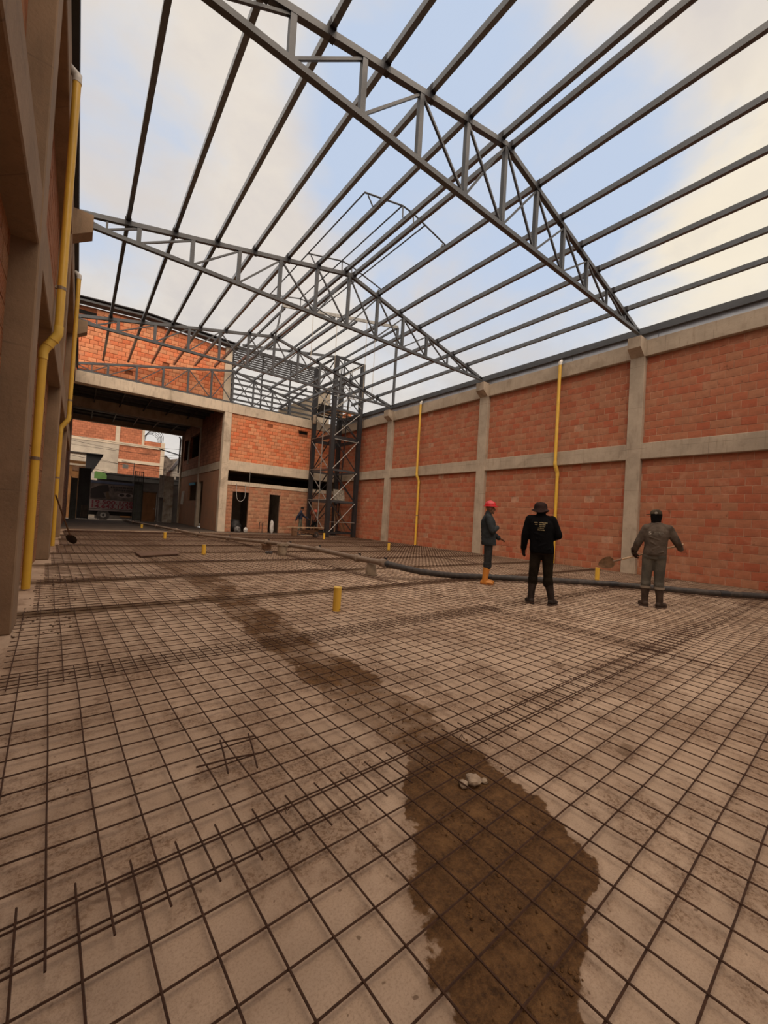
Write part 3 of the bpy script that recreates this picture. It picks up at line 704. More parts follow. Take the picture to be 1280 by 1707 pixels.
# yellow pipe stubs standing up out of the slab
for i, (x, y, h, lab) in enumerate(((2.935, 4.835, .315, 'tall yellow pipe stub standing alone in the middle foreground'),
                                    (2.91, 12.15, .275, 'yellow pipe stub beyond the steel plate, second of its line'),
                                    (2.885, 18.34, .245, 'small yellow pipe stub, third of its line toward the gate'),
                                    (2.98, 26.6, .19, 'tiny yellow pipe stub at the mouth of the passage'),
                                    (10.74, 19.44, .36, 'yellow pipe stub in front of the lift tower'),
                                    (10.52, 13.43, .30, 'yellow pipe stub before the far right downpipe'),
                                    (11.19, 5.17, .34, 'yellow pipe stub beside the shovel blade'))):
    t_ = thing('pipe_stub', lab, 'pipe', (x, y, 0), 0, 'yellow pipe stubs in the slab')
    MB().tube([(0, 0, -.002), (0, 0, h)], .055, 18).build('tube', YEL, t_, True)
    MB().tube([(0, 0, h-.006), (0, 0, h+.012)], .057, 18).build('cap', YEL2, t_, True)

# ------------------------------------------------------------------ welded wire mesh on the slab
ANG = 0.045; CA, SA = math.cos(ANG), math.sin(ANG)
BARS = {}


def bar_mesh(L, var, rough=True):
    key = (round(L, 2), var)
    if key in BARS: return BARS[key]
    rr = random.Random(var*17+int(L*10)); n = max(3, int(L/.55)); r_ = .0037
    pts = [(i*L/n, rr.uniform(-.006, .006), rr.uniform(-.0025, .0025)) for i in range(n+1)]
    BARS[key] = MB().tube(pts, r_, 5).mesh('bar', REBAR, True)
    return BARS[key]


def sheet(x0, y0, label, near, zoff, nx, ny, wob):
    ang = ANG + wob
    t_ = thing('wire_mesh_sheet', label, 'mesh', (x0, y0, 0), ang, 'welded wire mesh sheets on the slab')
    Lx, Ly = (nx-1)*.15+.10, (ny-1)*.15+.10
    far = MB()
    for j in range(ny):
        p = (-.05, j*.15, zoff)
        if near:
            o = link('bar', bar_mesh(Lx, R.randrange(6)), t_); o.location = p
        else: far.bar(p, (p[0]+Lx, p[1], zoff), .0075, .0066)
    for i in range(nx):
        p = (i*.15, -.05, zoff+.008)
        if near:
            o = link('bar', bar_mesh(Ly, R.randrange(6)), t_); o.location = p; o.rotation_euler = (0, 0, PI/2)
        else: far.bar(p, (p[0], p[1]+Ly, zoff+.008), .0075, .0066)
    if not near: tag(far.build('wire_grid', REBAR, t_), kind='stuff')


ROWN = ['at the camera feet', 'second row', 'third row', 'fourth row', 'fifth row', 'sixth row', 'seventh row', 'eighth row', 'ninth row', 'tenth row', 'last row']
for r_ in range(11):
    for c_ in range(3):
        nx = (38, 38, 25)[c_]
        xs = (-.268, -.293)[r_] if r_ < 2 else -.29 + R.uniform(-.012, .012)
        xs += (0, 5.50, 11.0)[c_]
        ys = -.80 + 2.22*r_ + .045*(xs+.29)
        if r_ == 10 and c_ == 2: continue
        zo = .022 + .010*((r_+c_) % 2)
        ny = 17 if r_ < 10 else 8
        sheet(xs, ys, 'rusty welded wire mesh sheet, %s, %s column' % (ROWN[r_], ['left', 'middle', 'right'][c_]), r_ < 4, zo, nx, ny, R.uniform(-.004, .004)*(r_ > 2))
# tie wire knots along the nearest laps
kn = MB()
for (x, y) in ((.02, 3.70), (.22, 3.76), (.66, 3.79), (1.60, 3.83), (.79, 1.60), (2.6, 1.66), (3.9, 1.75), (5.1, 1.82), (1.9, 1.6), (6.4, 1.8)):
    for q in range(3):
        a = R.uniform(0, 6.28); kn.tube([(x, y, .035), (x+.012*math.cos(a), y+.012*math.sin(a), .055), (x+.035*math.cos(a+1), y+.035*math.sin(a+1), .045)], .0018, 4)
tag(kn.build('tie_wire_knots', REBAR), 'twisted tie wire knots along the mesh laps', 'wire', kind='stuff')
# small offcut lying on the mesh
oc = thing('mesh_offcut', 'small offcut of wire mesh lying loose on the left', 'mesh', (.69, 2.11, .042))
for (a, b) in (((-.13, .12), (.17, .10)), ((-.16, -.03), (.16, -.075)), ((0.0, .15), (-.045, -.155)), ((.15, .14), (.085, -.185))):
    MB().tube([(*a, .01), ((a[0]+b[0])/2, (a[1]+b[1])/2, .016), (*b, .01)], .0045, 5).build('bar', REBAR, oc, True)

# ------------------------------------------------------------------ concrete pump line
pl = thing('pump_pipe', 'dusty steel concrete pump pipe in coupled lengths across the slab', 'pipe', (0, 0, 0))
PP = [(2.36, 30.6, .12), (2.85, 27.3, .12), (3.55, 23.2, .13), (4.15, 20.6, .14), (5.0, 17.3, .17), (5.35, 14.35, .24), (5.70, 13.0, .29), (5.76, 10.9, .32), (5.60, 8.75, .34), (5.55, 7.75, .36)]
PP = [(2.82, 36.37, .10), (3.03, 31.70, .12), (3.73, 26.71, .13), (4.07, 22.77, .14), (4.33, 19.39, .15), (4.88, 16.73, .18), (5.35, 13.78, .26), (5.45, 12.18, .30), (5.56, 10.41, .33), (5.36, 8.04, .345), (5.42, 7.09, .345)]


def smooth_path(pts, k=6):
    pts = [V(p) for p in pts]; out = []
    for i in range(len(pts)-1):
        p0, p1, p2, p3 = pts[max(i-1, 0)], pts[i], pts[i+1], pts[min(i+2, len(pts)-1)]
        for j in range(k):
            u = j/k; out.append(.5*((2*p1)+(-p0+p2)*u+(2*p0-5*p1+4*p2-p3)*u*u+(-p0+3*p1-3*p2+p3)*u**3))
    return out + [pts[-1]]


for i, (a, b) in enumerate(zip(PP[:-1], PP[1:])):
    MB().tube([a, b], .062, 12).build('pipe_length', PIPE, pl, True)
    d = (V(b)-V(a)).normalized()
    c = MB().tube([V(b)-d*.07, V(b)-d*.05, V(b)+d*.05, V(b)+d*.07], [.066, .092, .092, .066], 12).build('coupling', PIPE, pl, True)
    MB().box((b[0]+.05, b[1]-.03, b[2]+.05), (b[0]+.09, b[1]+.03, b[2]+.12)).build('clamp_lever', STEEL_D, c)
hp = smooth_path([(5.42, 7.09, .345), (5.62, 6.95, .30), (6.23, 6.72, .18), (7.09, 6.46, .095), (8.01, 5.98, .088), (8.84, 5.43, .088), (9.57, 4.90, .088), (10.40, 4.15, .088), (10.90, 3.44, .088), (11.45, 2.80, .088), (12.43, 2.01, .088), (13.6, 1.2, .088)])
hz = thing('pump_hose', 'thick black rubber hose snaking behind the workers to the right wall', 'hose', (0, 0, 0))
MB().tube(hp, .068, 14).build('hose_body', RUBBER, hz, True)
for i in (3, 22, 40, 55): MB().tube([hp[i], hp[i+1]], .076, 14).build('hose_band', STEEL_D, hz, True)
# supports
def bucket(x, y, h, r, label, inv=False):
    t_ = thing('bucket', label, 'bucket', (x, y, 0), R.uniform(0, 6))
    if inv: MB().lathe([(r, 0), (r*1.03, .02), (r*.8, h-.012), (r*.78, h)], n=22).build('body', PLAST, t_, True)
    else:
        MB().lathe([(r*.8, 0), (r*.82, .02), (r*.97, h), (r*.93, h), (r*.78, .03)], n=22).build('body', PLAST, t_, True)
        MB().tube([(r*math.cos(a*.3-.2), r*math.sin(a*.3-.2)*.99, h-.03-.10*math.sin(a*PI/11)) for a in range(12)], .004, 5).build('handle', STEEL_D, t_, True)
    MB().lathe([(r*.99, .0), (r*1.07, .0), (r*1.07, .03), (r*.99, .03)], (0, 0, 0 if inv else h-.05), 22).build('rim', PLAST, t_, True)
    return t_
bucket(5.125, 11.86, .36, .165, 'tall cement stained bucket beside the pump pipe')
bucket(5.46, 7.57, .268, .13, 'overturned small bucket propping up the pump pipe', True)
t_ = thing('prop_block', 'small brown block under the pump pipe near the doorways', 'block', (5.35, 13.75, 0))
MB().box((-.13, -.1, 0), (.13, .1, .19)).build('block', HND, t_)
MB().box((-.15, -.12, .15), (.15, .12, .20)).build('cap_board', HND, t_)
for k, (x, y) in enumerate(((4.72, 12.05), (4.80, 11.98))):
    tag(MB().lathe([(.03, 0), (.055, .02), (.05, .06), (.02, .075)], (x, y, .04), 9, 1.3, .9).build('work_boot', RUBBER, None, True), 'dark lump of rubber left by the bucket, %s of two' % ['left', 'right'][k], 'scrap', 'rubber scraps by the bucket')
# steel plate on the mesh
PLATE = mat('rusty_plate', (0.115, 0.066, 0.042), 0.75, 0.2, 3, (0.15, 0.09, 0.06), bump=0.2)
t_ = thing('steel_plate', 'flat rusty brown sheet lying on the mesh left of the pipe', 'sheet', (0, 0, .036))
MB().add([(1.27, 12.5, 0), (1.31, 11.5, 0), (2.29, 12.0, 0), (2.31, 12.85, 0), (1.27, 12.5, .022), (1.31, 11.5, .022), (2.29, 12.0, .022), (2.31, 12.85, .022)], [(3,2,1,0),(4,5,6,7),(0,1,5,4),(1,2,6,5),(2,3,7,6),(3,0,4,7)]).build('plate', PLATE, t_)
# shovel leaning on left wall
SH = mat('dark_shovel', (0.035, 0.024, 0.02), 0.6, 0.2, 5)
t_ = thing('shovel', 'long handled shovel leaning on the left wall by the yellow downpipe', 'shovel', (0, 0, 0))
a, b = V((-.44, 12.9, 1.42)), V((-.12, 14.55, .33))
MB().tube([a, a.lerp(b, .5), b], .019, 8).build('shaft', HND, t_, True)
d = V((.35, .8, -.95)).normalized(); sd = V((.92, -.38, 0)).normalized(); nn = d.cross(sd)
bl = []
for u, w_, cv in ((0, .05, 0), (.06, .12, .012), (.2, .13, .022), (.3, .09, .012), (.36, .012, 0)):
    for q in (-1, 0, 1): bl.append(b + d*u + sd*(w_*q) + nn*(cv if q == 0 else 0))
fs = [(3*i+q, 3*i+q+1, 3*i+q+4, 3*i+q+3) for i in range(4) for q in (0, 1)]
mb = MB().add(bl, fs).add([p + nn*.006 for p in bl], fs)
mb.build('blade', SH, t_, True)
# rubble
STONE = mat('pale_rubble', (0.42, 0.32, 0.23), 0.95, 0.25, 9, bump=0.5)


def rock(x, y, r, z=0, seed=0, name='rubble_stone'):
    rr = random.Random(seed); bm = bmesh.new(); bmesh.ops.create_icosphere(bm, subdivisions=2, radius=r)
    for v in bm.verts: v.co *= rr.uniform(.78, 1.15); v.co.z *= .62
    me = bpy.data.meshes.new(name); bm.to_mesh(me); bm.free(); me.materials.append(STONE)
    o = link(name, me); o.location = (x, y, z+r*.5); o.rotation_euler = (0, 0, rr.uniform(0, 6)); return o
tag(rock(1.66, 1.325, .040, .0, 3), 'largest pale stone lying on the dark earth strip', 'stone')
tag(rock(1.605, 1.335, .026, .0, 4), 'smaller pale stone just left of the largest stone', 'stone')
tag(rock(1.72, 1.30, .018, .0, 5), 'tiny pale stone just right of the largest stone', 'stone')
mb = MB()
for i in range(520):
    y = .56 + 5.0*R.random()**1.8; x = (1.05 if y < .66 else 1.28 if y < .95 else 1.5 if y < 1.3 else 1.75) + R.uniform(-.20, .20)
    r = .003 + .006*R.random()**3
    mb.lathe([(r*.6, 0), (r, r*.5), (r*.5, r*1.1)], (x, y, .0), 5)
tag(mb.build('soil_crumbs', mat('soil_crumb', (0.17, 0.085, 0.033), 0.95, 0.3, 40)), 'loose crumbs of earth on the dark strip', 'soil', kind='stuff')
mb = MB()
for i in range(260):
    x, y = XL + R.uniform(.0, .5), R.uniform(5.0, 9.0); r = .004 + .012*R.random()**3
    mb.lathe([(r*.6, 0), (r, r*.5), (r*.5, r*1.1)], (x, y, .0), 5)
tag(mb.build('mortar_crumbs', mat('mortar_crumb', (0.24, 0.17, 0.12), 0.95, 0.3, 40)), 'mortar crumbs along the foot of the left wall', 'debris', kind='stuff')

# doorway clutter -------------------------------------------------------------
SACK = mat('white_sack', (0.55, 0.53, 0.50), 0.85, 0.15, 8, bump=0.3)
BAG = mat('dark_bag', (0.045, 0.042, 0.042), 0.55, 0.3, 8, bump=0.5)


def lump(name, label, cat, x, y, sx, sy, sz, mm, seed):
    rr = random.Random(seed); bm = bmesh.new(); bmesh.ops.create_icosphere(bm, subdivisions=3, radius=1)
    ph = [rr.uniform(0, 6) for _ in range(6)]
    for v in bm.verts:
        k_ = 1+.10*math.sin(5*v.co.x+ph[0])*math.sin(6*v.co.z+ph[1])+.08*math.sin(9*v.co.y+ph[2]+4*v.co.z)
        v.co = V((v.co.x*sx*k_, v.co.y*sy*k_, max(v.co.z, -.8)*sz*k_))
    me = bpy.data.meshes.new(name); bm.to_mesh(me); bm.free(); me.materials.append(mm); me.shade_smooth()
    o = link(name, me); o.location = (x, y, sz*.8); return tag(o, label, cat)
lump('garbage_bag', 'large dark bag piled inside the left doorway', 'bag', 7.9, 25.75, .36, .3, .42, BAG, 1)
lump('garbage_bag', 'crumpled grey bag in front of the dark bag in the doorway', 'bag', 7.80, 24.9, .2, .13, .2, mat('grey_bag', (.17, .16, .155), .6, .3, 9), 2)
lump('cement_sack', 'small white sack at the right foot of the left doorway', 'sack', 8.30, 24.92, .13, .11, .17, SACK, 3)
lump('cement_sack', 'white sack standing in the right doorway', 'sack', 9.95, 24.92, .12, .11, .46, SACK, 4)
CAB = mat('grey_cable', (.30, .29, .27), .6, .1, 5)
tag(MB().tube(smooth_path([(7.62, 25.06, 2.95), (7.62, 24.93, 2.3), (7.70, 24.93, 1.98), (7.88, 24.93, 1.88), (8.06, 24.93, 2.0), (8.14, 24.93, 2.3), (8.15, 25.06, 2.95)]), .018, 6).build('cable_loop', CAB, None, True), 'grey cable loop hanging in front of the left doorway', 'cable')
tag(MB().tube([(8.37, 25.06, 2.6), (8.38, 25.0, 3.0), (8.38, 25.0, 3.8)], .012, 5).build('drop_wire', CAB), 'thin wire dropping across the dark slot', 'wire')
for k, x in enumerate((9.16, 9.36)):
    tag(MB().tube([(x, 24.98, 0), (x, 24.98, .62), (x+.05, 24.98, .66)], .02, 6).build('conduit_stub', STEEL_D, None, True), 'dark conduit stub against the wall between the doorways, %s one' % ['left', 'right'][k], 'conduit', 'conduit stubs between the doorways')
# work bench boards and wheelbarrow near the tower
t_ = thing('plank', 'pale long plank propped level in front of the tower', 'plank', (10.6, 22.3, 0))
MB().bar((-.55, .5, .50), (1.55, -.2, .56), .30, .045).build('board', WOOD, t_)
for x in (-.2, 1.2): MB().box((x-.12, .05, 0), (x+.12, .35, .50)).build('trestle', HND, t_)
t_ = thing('wheelbarrow', 'rusty wheelbarrow lying before the lift tower', 'wheelbarrow', (10.35, 20.6, 0), .3)
MB().tube([(-1.0, .25, .42), (.35, .22, .25), (.62, .05, .2)], .018, 6).build('handle_rail', HND, t_, True)
MB().tube([(-1.0, -.25, .42), (.35, -.22, .25), (.62, -.05, .2)], .018, 6).build('handle_rail', HND, t_, True)
mb = MB(); mb.add([(-.35,-.3,.5),(.4,-.25,.42),(.4,.25,.42),(-.35,.3,.5),(-.2,-.18,.28),(.25,-.16,.25),(.25,.16,.25),(-.2,.18,.28)], [(4,5,6,7),(0,1,5,4),(1,2,6,5),(2,3,7,6),(3,0,4,7)]); mb.build('tray', PLATE, t_)
wl = MB().tube([(.62, -.04, .2), (.62, .04, .2)], .19, 16).build('wheel', RUBBER, t_, True)
MB().tube([(.62, -.05, .2), (.62, .05, .2)], .05, 10).build('hub', STEEL_L, wl, True)
for s_ in (-1, 1): MB().tube([(-.3, .2*s_, .33), (-.4, .24*s_, 0)], .016, 6).build('leg', HND, t_, True)
TARP = mat('blue_tarp', (.05, .28, .45), .6, .1, 4)
tag(MB().box((PX+.03, 32.2, 3.02), (PX+.10, 33.9, 3.2)).build('tarp', TARP), 'strip of blue tarp at the top of the lower passage window', 'tarp')
# pipes leaning by the passage window
for k, y in enumerate((35.6, 35.1)):
    tag(MB().tube([(PX-.12, y, 1.55), (PX-.06, y, 2.6)], .05, 8).build('white_tube', WHT, None, True), 'white tube upright beside the passage window, %s one' % ['far', 'near'][k], 'tube', 'white tubes by the passage window')
tag(MB().tube([(PX-.08, 34.3, 4.7), (PX-.05, 34.3, 6.5)], .05, 8).build('white_tube', WHT, None, True), 'white tube at the upper passage window', 'tube')

# ------------------------------------------------------------------ gate and street
GATE = mat('dark_gate_paint', (0.035, 0.036, 0.034), 0.5, 0.2, 2)
GATE_G = mat('greenish_gate', (0.075, 0.080, 0.068), 0.5, 0.2, 2)
t_ = thing('gate_leaf', 'tall dark sheet metal gate leaf on the left of the street opening', 'gate', (0, 37.3, 0))
MB().box((-.05, 0, .04), (.68, .05, 3.78)).build('sheet', GATE, t_)
for x in (-.05, .64): MB().box((x, -.03, .0), (x+.05, .06, 3.82)).build('stile', GATE_G, t_)
for z in (.05, 1.9, 3.74): MB().box((-.05, -.02, z), (.68, .05, z+.05)).build('rail', GATE, t_)
for k in range(6): MB().box((.22+k*.07, -.05, .15), (.26+k*.07, -.02, 1.05)).build('slat', mat('brown_slat', (.12, .085, .06), .7, .2, 4), t_)
t_ = thing('gate_post', 'greenish metal side panel beside the left gate leaf', 'panel', (-.45, 37.2, 0))
MB().box((0, 0, 0), (.39, .05, 3.0)).build('sheet', GATE_G, t_); MB().box((-.02, -.03, 0), (.03, .08, 3.1)).build('stile', GATE, t_)
t_ = thing('gate_leaf', 'dark gate leaf with a grille top on the right of the street opening', 'gate', (3.45, 37.3, 0))
MB().box((.02, 0, .04), (.62, .04, 2.95)).build('sheet', GATE_G, t_)
for x in (0, .58): MB().box((x, -.03, 0), (x+.06, .07, 3.92)).build('stile', GATE, t_)
for z in (.04, 2.9, 3.88): MB().box((0, -.02, z), (.64, .06, z+.06)).build('rail', GATE, t_)
for k in range(3): MB().box((.15+k*.15, 0, 2.95), (.175+k*.15, .03, 3.9)).build('grille_bar', GATE, t_)
for k in range(4): MB().box((.05, .01, 3.12+k*.18), (.6, .03, 3.14+k*.18)).build('grille_bar', GATE, t_)
MB().bar((.3, -.02, .1), (.3, -.02, 2.9), .04, .04, (0, 1, 0)).build('rib', STEEL, t_)
TAN = mat('tan_door', (0.24, 0.11, 0.045), 0.7, 0.12, 2)
t_ = thing('door_leaf', 'plain tan wooden door beside the right gate leaf', 'door', (4.12, 37.4, 0))
MB().box((0, 0, .0), (.92, .05, 2.3)).build('panel', TAN, t_)
for (a, b) in (((-.03, -.03, 0), (.03, .07, 2.36)), ((.89, -.03, 0), (.95, .07, 2.36)), ((-.03, -.03, 2.3), (.95, .07, 2.37))): MB().box(a, b).build('jamb', HND, t_)
MB().box((.34, -.02, .5), (.60, .0, 1.6)).build('inset', TAN, t_); MB().box((.80, -.06, 1.0), (.84, -.02, 1.1)).build('handle', STEEL_L, t_)
GREYP = mat('grey_panel', (0.17, 0.155, 0.15), 0.7, 0.12, 2)
struct(box('wall_street', (4.05, 37.4, 2.45), (6.75, 37.5, 3.05), GREYP), 'grey front wall band over the tan door', 'wall')
struct(box('wall_street', (5.12, 37.42, 0), (6.75, 37.5, 2.45), GREYP), 'grey front wall right of the tan door', 'wall')
SHT = mat('corrugated_sheet', (0.52, 0.49, 0.45), 0.5, 0.25, 2, (0.22, 0.17, 0.12))


def corr(name, label, x0, x1, y, z0, z1, mm, lean=.15, cat='sheet'):
    t2 = thing(name, label, cat, (x0, y, z0)); mb = MB(); n = int((x1-x0)/.05)
    vs = []; fs = []
    for k in range(2):
        for i in range(n+1):
            for (z_, dy) in ((0, 0), (z1-z0, lean)): vs.append((i*(x1-x0)/n, dy + (.02 if i % 2 else -.02) + k*.006, z_))
    for k in range(2):
        o_ = k*2*(n+1)
        for i in range(n): fs.append((o_+2*i, o_+2*i+2, o_+2*i+3, o_+2*i+1))
    mb.add(vs, fs).build('sheet', mm, t2); return t2
corr('corrugated_sheet', 'long corrugated sheet leaning by the passage mouth', 5.45, 6.15, 36.6, 0, 3.75, SHT)
corr('corrugated_sheet', 'shorter corrugated sheet hung high beside the long one', 5.10, 5.46, 36.7, 2.0, 3.8, mat('pale_sheet', (.45, .43, .41), .5, .15, 2), .05)
t_ = thing('timber_frame', 'narrow pale frame below the short corrugated sheet', 'frame', (5.12, 36.7, 0))
for (a, b) in (((0, 0, 0), (.05, .04, 1.95)), ((.32, 0, 0), (.38, .04, 1.95)), ((0, 0, 0), (.36, .04, .06))): MB().box(a, b).build('bar', STEEL_L, t_)
tag(MB().tube([(PX-.25, 36.95, 4.1), (PX-.22, 36.9, 6.9), (PX-.34, 36.9, 7.1)], .06, 8).build('wall_conduit', mat('dull_pipe', (.25, .235, .215), .6, .1, 4), None, True), 'dull pipe up the end of the passage wall', 'pipe')
tag(MB().bar((5.0, 37.4, 5.95), (6.6, 37.2, 5.6), .08, .08).build('bracket_arm', STEEL_D), 'dark arm jutting from the end of the passage wall', 'bracket')

# truck ------------------------------------------------------------------------
BAN = mat('printed_banner_shaded', (0.115, 0.088, 0.080), 0.6, 0.25, 1.6, (0.035, 0.025, 0.022))  # print colour darkened to carry the shade over the truck
tk = thing('truck', 'box truck with a printed banner parked across the gate', 'truck', (.72, 39.0, -.10))
MB().box((0, 0, .75), (4.3, 2.1, 3.14)).build('cargo_box', BAN, tk)
MB().box((0, .2, .42), (6.0, 1.9, .76)).build('chassis', BLACK, tk)
CABM = mat('truck_white', (.45, .44, .42), .4, .1, 2)
cb = MB().prism([(4.45, .5), (6.1, .5), (6.1, 1.35), (5.75, 2.3), (4.45, 2.4)], .1, 2.0, 1).build('cab', CABM, tk)
MB().prism([(4.75, 1.45), (5.85, 1.45), (5.62, 2.15), (4.75, 2.2)], .07, .11, 1).build('window', BLACK, cb)
for (x, y) in ((.95, -.02), (.95, 1.85), (5.2, -.02), (5.2, 1.85)):
    wh = MB().tube([(x, y, .43), (x, y+.28, .43)], .43, 22).build('wheel', RUBBER, tk, True)
    MB().tube([(x, y-.02, .43), (x, y+.30, .43)], .2, 16).build('hub', STEEL_L, wh, True)
    MB().tube([(x, y-.03, .43), (x, y+.31, .43)], .09, 12).build('hub_cap', STEEL_D, wh, True)
STRIP = mat('banner_pale', (.19, .15, .145), .6, .1, 4); REDL = mat('banner_red', (.13, .010, .022), .6, .1, 4); DKL = mat('banner_dark', (.018, .012, .012), .6, .1, 4); BLU = mat('banner_blue', (.06, .07, .12), .6, .15, 3)  # print tones lowered for the truck's shade as well
mb = MB().box((.02, -.012, 2.92), (2.9, -.002, 3.12)); mb.build('banner_edge', BLU, tk)
MB().box((.02, -.012, .93), (2.9, -.003, 1.62)).build('number_band', STRIP, tk)
MB().box((.02, -.03, .76), (4.2, .0, .86)).build('side_rail', STRIP, tk)
MB().prism([(.05, 1.75), (.05, 2.45), (.5, 2.72), (1.15, 2.85), (1.25, 2.35), (.85, 2.2), (1.05, 1.8)], -.012, -.002, 1).build('printed_picture', DKL, tk)
MB().prism([(1.0, 2.3), (1.18, 2.3), (1.35, 1.72), (1.1, 1.7)], -.016, -.004, 1).build('printed_picture', mat('banner_tan', (.08, .05, .03), .6, .2, 4), tk)
mb = MB(); mb.lathe([(.55, 0), (.55, .01)], n=28, sy=.36); el = mb.build('printed_oval', STRIP, tk); el.rotation_euler = (PI/2, 0, 0); el.location = (2.35, -.002, 2.08)
for x in (2.1, 2.55): 
    mb = MB(); mb.lathe([(.17, 0), (.17, .012)], n=14, sy=.7); e2 = mb.build('printed_picture', DKL, tk); e2.rotation_euler = (PI/2, 0, 0); e2.location = (x, -.006, 2.1)


def text_mesh(body, size, mm, name='lettering'):
    cu = bpy.data.curves.new(name, 'FONT'); cu.body = body; cu.size = size; cu.extrude = .003; cu.align_x = 'LEFT'; cu.offset = size*.02
    o = bpy.data.objects.new(name, cu); COL.objects.link(o); bpy.context.view_layer.update()
    me = bpy.data.meshes.new_from_object(o.evaluated_get(bpy.context.evaluated_depsgraph_get())); bpy.data.objects.remove(o); bpy.data.curves.remove(cu)
    me.name = name; me.materials.clear(); me.materials.append(mm); return me


for (s_, z, wd) in (('19.500.1/28', 1.31, 2.75), ('14.643.1239', .985, 2.75)):
    me = text_mesh(s_, .40, REDL); xs = [v.co.x for v in me.vertices]; k = wd/(max(xs)-min(xs))
    o = link('lettering', me, tk); o.rotation_euler = (PI/2, 0, 0); o.scale = (k, 1, 1); o.location = (.06, -.018, z)
for (z, x0, x1, hh) in ((2.62, 1.32, 2.85, .14), (2.42, 1.55, 2.75, .12)):   # two unreadable lines of dark lettering
    x = x0; mb = MB()
    while x < x1:
        w_ = R.uniform(.07, .12); mb.box((x, -.014, z), (x+w_, -.004, z+hh)); x += w_+R.uniform(.03, .06)
    tag(mb.build('lettering', DKL, tk), kind='stuff')

# opposite side of the street -----------------------------------------------------
PAINT = mat('cream_band', (0.56, 0.47, 0.36), 0.9, 0.1, 1, coord='World')
PAINT2 = mat('cream_render', (0.50, 0.44, 0.36), 0.9, 0.15, .8, coord='World', bump=.2)
t_ = thing('brick_building', 'tall orange brick building with cream bands across the street', 'building', (0, 48, 0))
MB().box((-2, 0, -.1), (6.95, 6, 7.9)).build('wall', FAR_BR, t_)
MB().box((-2, 0, 7.9), (5.05, 6, 10.6)).build('wall', FAR_BR, t_)
MB().box((-2, -.06, -.1), (2.95, .02, 7.45)).build('rendered_front', PAINT2, t_)
for (x0, x1, z0, z1) in ((-2, 6.95, 7.15, 7.42), (2.95, 6.95, 5.45, 5.75)): MB().box((x0, -.10, z0), (x1, .02, z1)).build('cream_band', PAINT, t_)
for (x0, x1, z0, z1) in ((2.6, 2.95, 7.3, 10.6), (4.85, 5.07, 7.3, 10.6), (6.6, 6.95, -.1, 7.9)): MB().box((x0, -.08, z0), (x1, .02, z1)).build('cream_pier', PAINT, t_)
for k in range(5):
    MB().tube(smooth_path([(5.2, 1+k*.9, 8.0), (5.5, 1+k*.9, 9.0), (6.2, 1+k*.9, 9.35), (6.85, 1+k*.9, 8.9), (6.9, 1+k*.9, 7.95)], 4), .025, 5).build('roof_hoop', STEEL_D, t_)
for (x, z) in ((5.5, 9.0), (6.2, 9.35), (6.85, 8.9)): MB().tube([(x, 1, z), (x, 4.6, z)], .02, 5).build('roof_rod', STEEL_D, t_)
ORG = mat('ochre_wall', (.24, .115, .042), .9, .2, 2)
t_ = thing('corner_house', 'low ochre house with a dark corrugated eave at the left of the gate', 'house', (-2.5, 42, -.1))
MB().box((0, 0, 0), (2.85, 3, 4.75)).build('wall', ORG, t_)
MB().bar((-.2, .0, 5.35), (4.0, .0, 5.40), 1.6, .06).build('roof_sheet', STEEL_D, t_)
MB().prism([(2.86, 3.9), (3.3, 3.9), (4.0, 5.35), (2.86, 5.35)], -.5, .8, 1).build('eave_side', STEEL_D, t_)
MB().box((2.0, -.05, 3.9), (2.85, .0, 4.3)).build('fascia', HND, t_)
MB().box((0, -.06, 4.35), (2.85, .0, 4.5)).build('fascia', PAINT, t_)
AWN = mat('dark_awning', (.035, .033, .032), .7, .2, 2)
t_ = thing('street_shops', 'row of low dark shopfronts with an awning across the street', 'building', (1.6, 43, -.1))
MB().box((-.3, .3, 0), (9.5, 3, 3.6)).build('wall', mat('dim_shopfront', (.10, .085, .075), .8, .3, .8), t_)
MB().bar((-.1, -.2, 3.95), (9.5, -.2, 3.85), 1.5, .12).build('awning', AWN, t_)
MB().box((-.1, -.9, 3.45), (9.5, -.85, 3.9)).build('awning_front', AWN, t_)
for x in (1.5, 3.0): MB().box((x, .26, .2), (x+1.0, .3, 1.0)).build('ochre_panel', ORG, t_)
GRN = mat('green_sign', (.13, .27, .075), .6, .1, 3)
t_ = thing('shop_sign', 'rounded green shop sign above the truck', 'sign', (.98, 41.6, 3.3)); 
MB().prism([(0, 0), (.86, 0), (.86, .32), (.72, .52), (.1, .62), (0, .55)], 0, .06, 1).build('board', GRN, t_); MB().box((-.18, .01, .02), (0, .05, .5)).build('white_end', WHT, t_)
MB().box((.4, .04, -3.4), (.46, .1, .0)).build('post', STEEL_D, t_)
t_ = thing('floodlight', 'pale square floodlight on a thin mast above the awning', 'lamp', (3.15, 41.8, 0))
MB().box((-.22, 0, 4.4), (.2, .12, 4.75)).build('lamp_head', STEEL_L, t_); MB().tube([(.62, 0, -.1), (.62, 0, 4.95), (-.3, 0, 5.0)], .03, 6).build('mast', STEEL_D, t_)
WEA = mat('weathered_wall', (.30, .27, .235), .9, .3, .8, (.14, .12, .10), coord='World')
t_ = thing('gabled_house', 'weathered grey gabled house right of the brick building', 'house', (7.2, 48.2, -.1))
MB().prism([(.55, 0), (.55, 5.2), (1.6, 6.9), (2.7, 6.3), (2.7, 0)], -1.0, 3, 1).build('wall', WEA, t_)
MB().bar((.45, 0, 5.2), (1.62, 0, 7.0), 2.4, .08).build('roof_slope', STEEL_D, t_); MB().bar((1.55, 0, 7.0), (2.9, 0, 6.3), 2.4, .08).build('roof_slope', STEEL_D, t_)
MB().box((.9, -1.04, 3.2), (1.5, -1.0, 4.6)).build('window', BLACK, t_)
